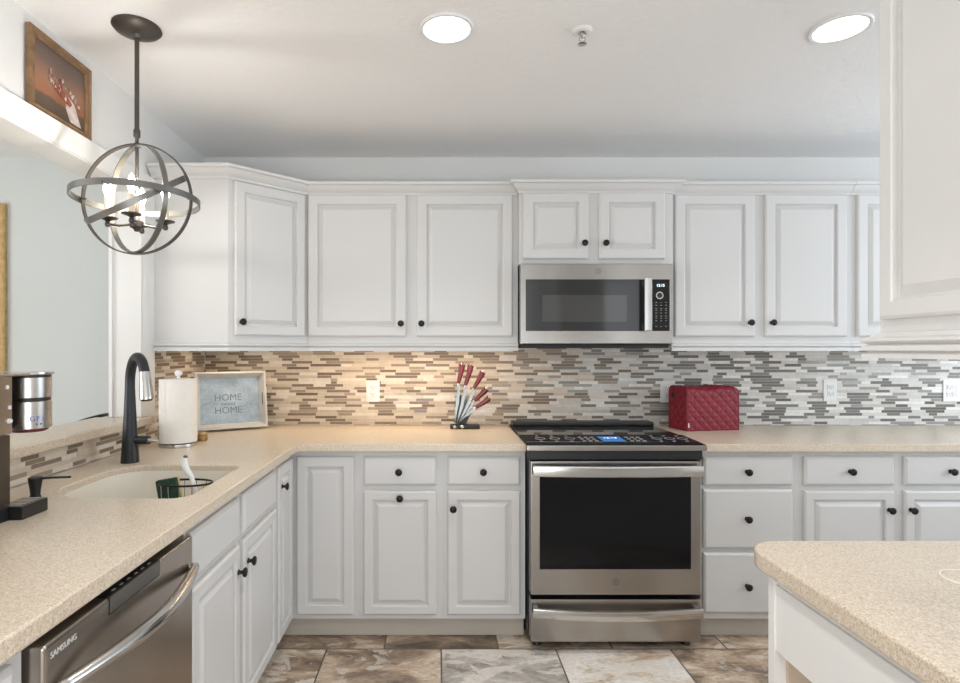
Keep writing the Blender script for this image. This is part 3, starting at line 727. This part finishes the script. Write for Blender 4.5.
# ------------------------------------------------------------------ wall things
def outlet(cx, cz, label, gang=1):
    t = thing('wall_outlet', (cx, YB-.008, cz), label, 'outlet', 'white outlets on the tile backsplash')
    w = .0375 if gang == 1 else .060
    MB().box(cx-w, cx+w, YB-.0145, YB-.0085, cz-.061, cz+.061, .0025).build('cover_plate', M['white_plastic'], t, 40)
    xs = [cx] if gang == 1 else [cx-.024, cx+.026]
    for i, x in enumerate(xs):
        if gang == 2 and i == 1:
            MB().box(x-.016, x+.016, YB-.0165, YB-.0140, cz-.033, cz+.033, .001).build('switch', M['white_plastic'], t); continue
        for s_ in (-1, 1):
            f_ = MB().box(x-.0165, x+.0165, YB-.0163, YB-.0140, cz+s_*.020-.0145, cz+s_*.020+.0145, .004).build('receptacle', M['white_plastic'], t)
            b_ = MB(); b_.box(x-.0085, x-.006, YB-.0168, YB-.0160, cz+s_*.020-.001, cz+s_*.020+.008); b_.box(x+.006, x+.0085, YB-.0168, YB-.0160, cz+s_*.020-.001, cz+s_*.020+.007)
            b_.lathe([(0, .0168), (.0028, .0168), (.0028, .016)], frame((x, YB, cz+s_*.020-.008), *BACK), 10); b_.build('slots', M['slot'], f_)
zz = lambda y: 1.341+(350-y)/176.5
xx = lambda px: (px-438)/176.5
outlet(xx(372.8), zz(391.2), 'white wall outlet left of the knife stand')
outlet(xx(667.3), zz(391.8), 'white wall outlet partly hidden behind the red quilted cover')
outlet(xx(830.7), zz(390.5), 'white wall outlet alone on the tiles right of the red cover')
outlet(xx(954.5), zz(390.8), 'white double outlet plate at the right edge of the photo', 2)
# small framed painting on the header
t = thing('framed_painting', (XL, 1.97, 2.124), 'small gilt framed painting standing on the trim above the opening', 'painting')
FPX = XL+.004; py0, py1, pz0, pz1 = 1.815, 2.135, 2.1245, 2.396
b_ = MB(); fw = .026
pr = [(0, 0), (.026, 0), (.028, .003), (.022, .010), (.020, .016), (.010, .022), (.008, .026), (0, .026)]
def frame_loop(o, ins): return [(FPX+o, py0+ins, pz0+ins), (FPX+o, py1-ins, pz0+ins), (FPX+o, py1-ins, pz1-ins), (FPX+o, py0+ins, pz1-ins)]
b_.loft([frame_loop(o, i) for o, i in [(0, 0), (.016, 0), (.020, .004), (.014, .010), (.012, .016), (.016, .021), (.008, .026), (.004, .026)]], True, False)
b_.build('frame', M['wood_frame'], t, 30)
def painting():
    m, nt, b = newmat('painted_canvas')
    p = objco(nt); sp = nt.nodes.new('ShaderNodeSeparateXYZ'); nt.links.new(p, sp.inputs[0])
    n = noise(nt, p, 18, 5, .6)
    v = math_(nt, 'ADD', math_(nt, 'DIVIDE', math_(nt, 'SUBTRACT', sp.outputs[2], pz0), pz1-pz0), math_(nt, 'MULTIPLY_ADD', n, .12, -.06))
    c = ramp(nt, v, [(.10, (.09, .06, .04)), (.27, (.13, .08, .05)), (.30, (.33, .13, .06)), (.50, (.33, .17, .10)), (.72, (.17, .11, .085)), (1, (.11, .08, .07))])
    nt.links.new(c, b.inputs['Base Color']); b.inputs['Roughness'].default_value = .5
    return m
cv = MB().box(FPX+.003, FPX+.005, py0+.024, py1-.024, pz0+.024, pz1-.024).build('canvas', painting(), t)
M['pt_white'] = plain('pale_pink_white_paint', (.62, .52, .48), .6, var=.2, vscale=60)
M['pt_grey'] = plain('mauve_grey_paint', (.30, .25, .24), .6, var=.2, vscale=60)
M['pt_red'] = plain('brick_red_paint', (.34, .09, .05), .6, var=.3, vscale=60)
fp = frame((FPX+.0052, py0, pz0), (0, 1, 0), (0, 0, 1), (1, 0, 0))
def blob(pts, mat, nm, o):
    b_ = MB(); b_.loft([[fp @ Vector((x, y, o)) for x, y in pts], [fp @ Vector((x, y, o+.0006)) for x, y in pts]]); return b_.build(nm, mat, cv)
blob([(.20, .12), (.235, .105), (.275, .035), (.215, .035), (.19, .075)], M['pt_white'], 'painted_cloth', 0)
blob([(.10, .135), (.13, .115), (.17, .10), (.21, .085), (.225, .10), (.19, .125), (.14, .135)], M['pt_red'], 'painted_fruit', .0002)
for k in range(34):
    x = .10+R.random()*.165; y = .165-.25*(x-.085)+R.uniform(-.028, .03)-.008
    blob([(x+.0075*math.cos(a*PI/3)*R.uniform(.3, 1.2), y+.0085*math.sin(a*PI/3)*R.uniform(.3, 1.2)) for a in range(6)], (M['pt_white'], M['pt_red'], M['pt_grey'])[k % 3], 'painted_flower', .0007+k*.00005)
# large gold framed picture in the dining room
t = thing('framed_picture', (-2.85, YB-.02, 1.227), 'large gold framed picture on the dining room wall at far left', 'picture')
b_ = MB(); q0, q1, r0, r1 = -3.35, -2.452, 1.222, 2.172
def ql(o, i): return [(q0+i, YB-.001-o, r0+i), (q1-i, YB-.001-o, r0+i), (q1-i, YB-.001-o, r1-i), (q0+i, YB-.001-o, r1-i)]
b_.loft([ql(o, i) for o, i in [(0, 0), (.022, 0), (.028, .006), (.020, .018), (.026, .028), (.012, .040), (.006, .042)]], True, False); b_.build('frame', M['gold'], t, 30)
MB().box(q0+.04, q1-.04, YB-.010, YB-.006, r0+.04, r1-.04).build('canvas', plain('cream_canvas', (.72, .68, .58), .7, var=.15, vscale=5), t)
# bar stool in the dining room
t = thing('bar_stool', (-1.86, 2.93, 0), 'black bar stool whose curved top rail shows above the bar ledge', 'stool')
b_ = MB(); pts = [(-1.80+.06*math.sin(PI*i/14), 2.79+.31*i/14, .968+.034*math.sin(PI*i/14)**.6) for i in range(15)]
b_.tube(pts, .009, 10)
for y in (2.79, 3.10): b_.tube([(-1.80, y, .972), (-1.82, y, .68)], .012, 10)
b_.build('backrest', M['stool'], t, 60)
MB().box(-2.16, -1.80, 2.77, 3.12, .64, .69, .015).build('seat', M['stool'], t, 40)
for lx in (-2.13, -1.83):
    for ly in (2.80, 3.09): MB().tube([(lx, ly, .645), (lx+(.03 if lx > -2 else -.03), ly, .002)], .014, 10).build('leg', M['stool'], t)
# ------------------------------------------------------------------ things on the left counter
CT = .9142
# faucet
fx, fy = -1.172, 2.150
t = thing('faucet', (fx, fy, CT), 'matte black pull-down kitchen faucet behind the sink', 'faucet')
dr = Vector((.74, -.67, 0)).normalized()
b_ = MB(); ctl = []; rs = []
for i in range(14):
    s_ = i/13; ctl.append(Vector((fx, fy, CT+.30*s_))); rs.append(.0315*(1-s_)**1.3*.45+.0175+.001*(1-s_))
rad = .062
for i in range(1, 17):
    a = PI*i/16*.86; ctl.append(Vector((fx, fy, CT+.30+.062*1.62*math.sin(a)))+dr*(.075*(1-math.cos(a)))); rs.append(.0175+.0006*i/16)
b_.tube(ctl, rs, 20); b_.build('body', M['matte_black'], t, 60)
e = ctl[-1]; dd_ = (ctl[-1]-ctl[-2]).normalized(); dd_ = (dd_+Vector((0, 0, -1.2))).normalized()
b_ = MB(); b_.tube([e-dd_*.004, e+dd_*.02, e+dd_*.088, e+dd_*.098], [.0185, .0195, .0245, .0225], 20); b_.build('spray_head', M['bright_steel'], t, 50)
MB().tube([e+dd_*.098, e+dd_*.102], [.020, .016], 20).build('nozzle', M['black'], t)
b_ = MB(); hz = CT+.085; b_.tube([(fx+.012, fy, hz), (fx+.075, fy-.006, hz)], .0165, 16); b_.build('valve', M['matte_black'], t, 50)
MB().tube([(fx+.073, fy-.006, hz), (fx+.085, fy-.006, hz), (fx+.112, fy-.010, hz-.004)], [.009, .006, .005], 10).build('lever', M['bright_steel'], t, 50)
# soap dispenser
sx, sy = -1.166, 1.636
t = thing('soap_dispenser', (sx, sy, CT), 'black soap dispenser pump with long spout near the coffee machine', 'soap dispenser')
T = Matrix.Translation((sx, sy, CT))
MB().lathe([(0, 0), (.015, 0), (.015, .003), (.0125, .006), (.0135, .022), (.018, .050), (.018, .058), (.014, .060), (0, .060)], T, 24).build('pump', M['matte_black'], t, 50)
MB().tube([(sx, sy, CT+.054), (sx+.05, sy-.002, CT+.058), (sx+.105, sy-.004, CT+.060)], [.0042, .0034, .003], 10).build('spout', M['matte_black'], t)
# coffee machine
t = thing('coffee_machine', (-1.17, 1.40, CT), 'stainless coffee machine at the left edge of the counter', 'coffee machine')
MB().box(-1.285, -1.106, 1.17, 1.462, CT, 1.122, .004).build('column', M['dark_steel'], t, 40)
hd = MB().box(-1.285, -1.112, 1.16, 1.477, 1.122, 1.272, .004).build('head', M['steely'], t, 40)
b_ = MB(); ccx, ccy = -1.157, 1.598; T = Matrix.Translation((ccx, ccy, 0))
b_.lathe([(0, 1.120), (.050, 1.120), (.0545, 1.123), (.0545, 1.197), (.052, 1.199)], T, 40); b_.lathe([(.052, 1.207), (.0545, 1.209), (.0545, 1.264), (.052, 1.266)], T, 40)
cyl = b_.build('brew_cylinder', plain('brushed_cylinder_steel', (.50, .485, .465), .26, 1.0, var=.03), t, 50)
MB().lathe([(0, 1.195), (.0525, 1.195), (.0525, 1.210), (0, 1.210)], T, 40).build('dark_band', M['black'], cyl)
MB().lathe([(0, 1.264), (.0535, 1.264), (.0535, 1.272), (0, 1.272)], T, 40).build('dark_collar', M['black'], cyl)
MB().lathe([(0, 1.112), (.040, 1.112), (.046, 1.116), (.046, 1.1205), (0, 1.1205)], T, 40).build('base_ring', M['red_pipe'], cyl, label='reddish underside ring')
MB().box(-1.25, -1.195, 1.476, 1.56, 1.122, 1.268).build('hinge_joint', M['black'], t)
b_ = MB(); b_.prism([(-1.285, 1.16), (-1.105, 1.16), (-1.105, 1.53)] + arc(ccx, ccy, .060, -PI/3, PI*.8, 14) + [(-1.285, 1.60)], 1.272, 1.279, .002); b_.build('lid', M['bright_steel'], t)
def cyl_text(txt, ang, zc, size, r=.0547):
    b_ = MB()
    for i, ch in enumerate(txt):
        a = ang+(i-(len(txt)-1)/2)*size*.68/r
        nrm = Vector((math.cos(a), math.sin(a), 0)); tan = Vector((-math.sin(a), math.cos(a), 0))
        b_.text(ch, size, frame(Vector((ccx, ccy, zc))+nrm*r, tan, (0, 0, 1), nrm), .0003)
    return b_
cyl_text('GFi', math.radians(-32), 1.150, .019).build('blue_lettering', M['blue_print'], cyl)
b_ = MB()
for a in (-.62, -.42): b_.lathe([(0, .001), (.002, .001), (.002, 0)], frame((ccx+.0545*math.cos(a), ccy+.0545*math.sin(a), 1.135), (-math.sin(a), math.cos(a), 0), (0, 0, 1), (math.cos(a), math.sin(a), 0)), 8)
b_.build('indicator_dots', M['black'], cyl)
b_ = MB()
for z0, y0 in ((1.245, 1.458), (1.192, 1.466)): MB().box(-1.113, -1.109, y0-.0035, y0+.0035, z0-.005, z0+.005, .001).build('switch', M['white_plastic'], hd)
b_.lathe([(0, .006), (.0055, .006), (.0065, 0), (0, 0)], frame((-1.112, 1.464, 1.157), (0, 1, 0), (0, 0, 1), (1, 0, 0)), 16)
b_.build('knob', M['white_plastic'], hd, 50)
b_ = MB(); b_.box(-1.107, -1.042, 1.415, 1.510, CT, CT+.034, .003); b_.box(-1.107, -1.075, 1.25, 1.415, CT, CT+.034, .003); tr = b_.build('drip_tray', M['black'], t, 40)
b_ = MB()
for k in range(6): b_.box(-1.100, -1.05, 1.424+k*.014, 1.431+k*.014, CT+.034, CT+.0352)
b_.build('tray_grille', M['bright_steel'], tr)
# paper towel
tx, ty = -1.160, 2.525
t = thing('paper_towel_holder', (tx, ty, CT), 'white paper towel roll on a steel stand near the faucet', 'paper towel')
T = Matrix.Translation((tx, ty, CT))
MB().lathe([(0, 0), (.081, 0), (.082, .004), (.081, .014), (.075, .017), (0, .017)], T, 40).build('base', M['bright_steel'], t, 50)
b_ = MB(); q = []
for i in range(65):
    a = math.radians(-108)+2*PI*i/64; r_ = .0775+.0018*i/64; q.append((tx+r_*math.cos(a), ty+r_*math.sin(a)))
b_.prism(q, CT+.019, CT+.297, .001)
b_.build('paper_roll', M['paper'], t, 50)
b_ = MB(); b_.lathe([(.006, .2975), (.006, .302), (.010, .304), (.006, .308), (.013, .314), (.017, .322), (.015, .331), (.008, .336), (0, .337)], T, 20); b_.build('post', M['white_plastic'], t, 60)
# amber jar peeking out behind the towel
t = thing('jar', (-1.112, 2.665, CT), 'small amber jar half hidden right of the paper towel', 'jar')
T = Matrix.Translation((-1.112, 2.665, CT))
MB().lathe([(0, 0), (.020, 0), (.023, .004), (.023, .024), (.017, .030), (0, .030)], T, 24).build('glass', M['amber'], t, 50)
MB().lathe([(0, .030), (.018, .030), (.018, .038), (.016, .040), (0, .040)], T, 24).build('lid', M['gold'], t, 50)
# HOME sweet HOME tray, standing on its long edge and leaning back in the corner
ux = Vector((.294, .18, 0)).normalized(); nb = Vector((ux.y, -ux.x, 0))     # nb faces the room
lean = math.radians(10); up = (Vector((0, 0, 1))*math.cos(lean)-nb*math.sin(lean)); nn = (nb*math.cos(lean)+Vector((0, 0, 1))*math.sin(lean))
W_, H_, D_ = .365, .303, .052
org = Vector((-1.262, 2.925, CT+.004)); TM = frame(org, ux, up, nn)
t = thing('wooden_tray', org, 'whitewashed wooden tray with blue-grey HOME sweet HOME panel leaning in the corner', 'tray')
b_ = MB()
fl_ = .022
def bx(x0, x1, y0, y1, w0, w1, bb): bb.box(x0, x1, y0, y1, w0, w1, .0015, 1, mat=TM)
# flared sides as sheared prisms
def side(bb, p0, p1, inn, thick=.010):
    (x0, y0), (x1, y1) = p0, p1; ix, iy = inn
    q = []
    for (o, s_) in ((0, 1), (D_, 0)):
        sh = fl_*s_
        q.append([(x0+ix*sh, y0+iy*sh, o), (x1+ix*sh, y1+iy*sh, o), (x1+ix*(sh+thick), y1+iy*(sh+thick), o), (x0+ix*(sh+thick), y0+iy*(sh+thick), o)])
    bb.loft([[TM @ Vector(p) for p in l_] for l_ in q])
def tray_sides():
    bb = MB(); f = fl_; th = .010
    outer0 = [(f, f), (W_-f, f), (W_-f, H_-f), (f, H_-f)]; outer1 = [(0, 0), (W_, 0), (W_, H_), (0, H_)]
    inner1 = [(th, th), (W_-th, th), (W_-th, H_-th), (th, H_-th)]; inner0 = [(f+th, f+th), (W_-f-th, f+th), (W_-f-th, H_-f-th), (f+th, H_-f-th)]
    bb.loft([[TM @ Vector((x, y, o)) for x, y in lp] for lp, o in ((outer0, 0), (outer1, D_), (inner1, D_), (inner0, .005))], True, False)
    return bb
tray_sides().build('sides', M['tray_wood'], t, 20)
pn = MB(); pn.box(.030, W_-.030, .030, H_-.030, .004, .0075, mat=TM); pn = pn.build('panel', M['zinc'], t, label='blue-grey galvanised panel')
b_ = MB(); cxm = W_*.47
for s_, h_, y_ in (('HOME', .050, .168), ('sweet', .032, .136), ('HOME', .050, .100)):
    b_.text(s_, h_, TM @ Matrix.Translation((cxm, y_, .0078)), .0005)
b_.build('lettering', plain('dark_lettering', (.17, .20, .23), .6, var=0), pn)
MB().box(W_-.0145-.006, W_-.0145+.001, H_*.40, H_*.62, .024, .036, .002, 1, mat=TM).build('handle_slot', M['slot'], t)
# sink caddy
kx, ky, kz = -.829, 1.86, .892
t = thing('sink_caddy', (kx, ky, kz-.09), 'dark wire caddy hanging inside the sink', 'caddy')
b_ = MB()
def oval(z_, rx=.085, ry=.050, n=40): return [(kx+rx*math.cos(2*PI*i/n), ky+ry*math.sin(2*PI*i/n), z_) for i in range(n)]
b_.tube(oval(kz+.012), .0036, 8, closed=True); b_.tube(oval(kz-.095, .080, .044), .002, 8, closed=True)
rim = b_.build('rim', M['knob'], t, 60)
b_ = MB()
A, B = oval(kz+.012), oval(kz-.095, .080, .044)
for i in range(0, 40, 3): b_.tube([A[i], B[i]], .0016, 6)
for k in (-.03, 0, .03): b_.tube([(kx-.075, ky+k, kz-.095), (kx+.075, ky+k, kz-.095)], .0016, 6)
for k in (-.05, 0, .05): b_.tube([(kx+k, ky-.04, kz-.095), (kx+k, ky-.04, .712)], .003, 6); b_.tube([(kx+k, ky+.04, kz-.095), (kx+k, ky+.04, .712)], .003, 6)
b_.build('wires', M['bright_steel'], t)
t = thing('sponge', (kx-.045, ky, kz-.09), 'dark green scrubbing sponge draped in the sink caddy', 'sponge')
fm = Matrix.Translation((kx-.050, ky-.008, kz-.034)) @ Matrix.Rotation(math.radians(-10), 4, 'Y')
MB().box(-.034, .034, -.012, .008, -.056, .062, .006, mat=fm).build('scourer', M['sponge'], t, 40)
MB().box(-.034, .034, .0085, .020, -.056, .060, .005, mat=fm).build('foam', M['sponge_y'], t, 40)
t = thing('dish_brush', (kx+.03, ky, kz-.09), 'white handled dish brush standing in the sink caddy', 'dish brush')
b_ = MB(); b_.tube([(kx+.040, ky, kz-.085), (kx+.030, ky+.004, kz-.02), (kx+.014, ky+.008, kz+.030), (kx-.004, ky+.012, kz+.052), (kx-.012, ky+.014, kz+.072), (kx-.009, ky+.014, kz+.093)], [.006, .0065, .008, .011, .0115, .009], 14); b_.build('handle', M['white_plastic'], t, 70)
MB().tube([(kx-.009, ky+.014, kz+.0925), (kx-.0088, ky+.014, kz+.099)], [.0085, .005], 12).build('end_cap', M['slot'], t)
MB().lathe([(0, -.093), (.022, -.093), (.024, -.075), (.012, -.066), (0, -.066)], Matrix.Translation((kx+.040, ky, kz)), 20).build('bristles', M['white_plastic'], t)
# ------------------------------------------------------------------ knife stand
KY = 3.075
t = thing('knife_stand', (.15, KY, CT), 'clear acrylic knife stand with black base on the back counter', 'knife stand')
ks = lambda px: (px-438)*KY/565
kzz = lambda py: 1.341+(350-py)*KY/565
MB().box(ks(450), ks(479.5), KY-.035, KY+.035, CT, CT+.022, .006).build('base', M['black'], t, 40)
b_ = MB()
piv = Vector((ks(455), KY, CT+.022))
for y in (KY-.016, KY+.014):
    b_.loft([[(ks(x), y+o, kzz(yy)) for x, yy in ((453.5, 424), (464, 424), (476, 409), (473, 400), (463, 392), (454.5, 386))] for o in (0, .003)])
b_.build('side_plates', M['clear'], t)
MB().loft([[(ks(x), KY+.0175+o, kzz(yy)) for x, yy in ((455.5, 424), (466, 424), (472, 413), (469, 404), (463, 396), (457.5, 394))] for o in (0, .004)]).build('dark_insert', M['black'], t)
b_ = MB()
for px in (454.5, 462): b_.lathe([(0, .038), (.008, .037), (.010, .034), (.010, .030)], frame((ks(px), KY, CT+.0125), *BACK), 14)
b_.build('studs', M['bright_steel'], t, 60)
kn = [((454.5, 423), (457.8, 384.5), (462.2, 363.8), .017, 'long red handled knife standing upright, leftmost in the knife stand'),
      ((457.0, 423), (464.8, 386.5), (471.0, 364.6), .017, 'red handled knife second from the left in the knife stand'),
      ((459.0, 423), (473.0, 389.3), (483.0, 371.5), .017, 'red handled knife in the middle of the knife stand'),
      ((461.0, 422.0), (473.2, 401.5), (487.0, 388.5), .012, 'short red handled knife fourth from the left in the knife stand'),
      ((460.0, 419.6), (474.5, 407.5), (489.5, 397.6), .012, 'lowest red handled knife leaning far right in the knife stand')]
for i, (p0, p1, p2, bw, lab) in enumerate(kn):
    yk = KY+(-.008, -.003, .002, .007, -.011)[i]
    V3 = lambda p: Vector((ks(p[0]), yk, kzz(p[1])))
    a, b1, c = V3(p0), V3(p1), V3(p2); d = (b1-a).normalized(); nrm = Vector((d.z, 0, -d.x))
    t = thing('knife', a, lab, 'knife', 'red handled knives in the stand')
    bm_ = MB(); th = .0011
    lp = [a, a+(b1-a)*.45+nrm*bw*.80, b1+nrm*bw*.95, b1-nrm*bw*.15, a-nrm*bw*.15]
    bm_.loft([[q+Vector((0, o, 0)) for q in lp] for o in (-th, th)]); bm_.build('blade', M['blade'], t)
    dh = (c-b1).normalized(); nh = Vector((dh.z, 0, -dh.x)); L = (c-b1).length
    b_ = MB(); b_.tube([b1-dh*.004, b1+dh*.012], [.0075, .0068], 12); b_.tube([c-dh*.003, c+dh*.003], [.0125, .011], 14); b_.build('bolster', M['bright_steel'], t, 50)
    loops = []
    for s_, wd in ((.06, .0095), (.25, .0115), (.55, .0135), (.8, .0165), (.98, .0175)):
        ctr = b1+dh*L*s_+nh*(.003*math.sin(PI*s_))
        loops.append([ctr+nh*wd*math.cos(2*PI*j/14)+Vector((0, .0075*math.sin(2*PI*j/14), 0)) for j in range(14)])
    MB().loft(loops).build('handle', M['red_handle'], t, 60)
# ------------------------------------------------------------------ red quilted toaster cover
t = thing('toaster_cover', (1.46, 3.06, CT), 'red quilted toaster cover on the counter right of the range', 'appliance cover')
w_, d_, h_ = .305, .158, .232; rot = Matrix.Translation((1.440, 3.066, CT)) @ Matrix.Rotation(math.radians(10.5), 4, 'Z')
def quilt_patch(P, nu, nv, lu, lv, nm, amp=.0048, cell=.052):
    b_ = MB(); g = [[None]*(nv+1) for _ in range(nu+1)]
    for i in range(nu+1):
        for j in range(nv+1):
            u, v = i/nu*lu, j/nv*lv
            p, nrm = P(i/nu, j/nv)
            a = (u+v*1.0)/cell; c = (u-v*1.0)/cell
            q = min(abs(math.sin(PI*a)), abs(math.sin(PI*c)))
            edge = min(1, min(u, lu-u, v, lv-v)/.006)
            g[i][j] = b_.bm.verts.new(rot @ (p+nrm*amp*(q**.55)*max(0, edge)))
    for i in range(nu):
        for j in range(nv): b_.bm.faces.new((g[i][j], g[i+1][j], g[i+1][j+1], g[i][j+1]))
    return b_
def topz(u): return h_-.010*math.exp(-((u-.48)/.26)**2)+.012*math.exp(-((u-.64)/.10)**2)*.7-.010*max(0, (u-.9)/.1)**2
RC = .030
# front, running up and over the top as one wrapped sheet
def wrap(u, v):
    hz_ = topz(u); x = -w_/2+w_*u
    segs = [hz_-RC, PI/2*RC, d_-2*RC, PI/2*RC, hz_-RC]; L = sum(segs); s_ = v*L
    if s_ < segs[0]: return Vector((x, -d_/2, s_)), Vector((0, -1, 0))
    s_ -= segs[0]
    if s_ < segs[1]:
        a = s_/RC; return Vector((x, -d_/2+RC-RC*math.cos(a), hz_-RC+RC*math.sin(a))), Vector((0, -math.cos(a), math.sin(a)))
    s_ -= segs[1]
    if s_ < segs[2]: return Vector((x, -d_/2+RC+s_, hz_)), Vector((0, 0, 1))
    s_ -= segs[2]
    if s_ < segs[3]:
        a = s_/RC; return Vector((x, d_/2-RC+RC*math.sin(a), hz_-RC+RC*math.cos(a))), Vector((0, math.sin(a), math.cos(a)))
    s_ -= segs[3]; return Vector((x, d_/2, max(0, hz_-RC-s_))), Vector((0, 1, 0))
quilt_patch(wrap, 90, 160, w_, 2*h_+d_-.05, 'f').build('quilted_wrap', M['red_quilt'], t, 60)
def outline(u):
    pts = []
    hz_ = topz(u)
    pts += [(-d_/2, 0), (-d_/2, hz_-RC)] + [(-d_/2+RC-RC*math.cos(a*PI/16), hz_-RC+RC*math.sin(a*PI/16)) for a in range(1, 9)]
    pts += [(d_/2-RC+RC*math.sin(a*PI/16), hz_-RC+RC*math.cos(a*PI/16)) for a in range(0, 9)] + [(d_/2, 0)]
    return pts
for u, sgn in ((0, -1), (1, 1)):
    hz_ = topz(u)
    def sidep(a, b__, u=u, sgn=sgn, hz_=hz_):
        y = -d_/2+d_*a; dy = max(0, abs(y)-(d_/2-RC)); top = hz_-RC+math.sqrt(max(0, RC*RC-dy*dy))
        return Vector((sgn*w_/2, y, top*b__)), Vector((sgn, 0, 0))
    quilt_patch(sidep, 50, 70, d_, h_, 's').build('quilted_end', M['red_quilt'], t, 60)
    b_ = MB(); b_.tube([rot @ Vector((sgn*w_/2, y, z_)) for y, z_ in outline(u)], .0032, 8); b_.build('piping', M['red_pipe'], t, 60)
b_ = MB(); b_.tube([rot @ Vector((-w_/2-.004, .035, h_-.035)), rot @ Vector((-w_/2-.012, .035, h_-.045)), rot @ Vector((-w_/2-.004, .035, h_-.060))], .005, 8); b_.build('side_tab', M['black'], t)
MB().box(-w_/2+.004, -w_/2+.010, -d_/2-.006, -d_/2-.0035, .020, .044, mat=rot).build('care_tag', M['white_plastic'], t)
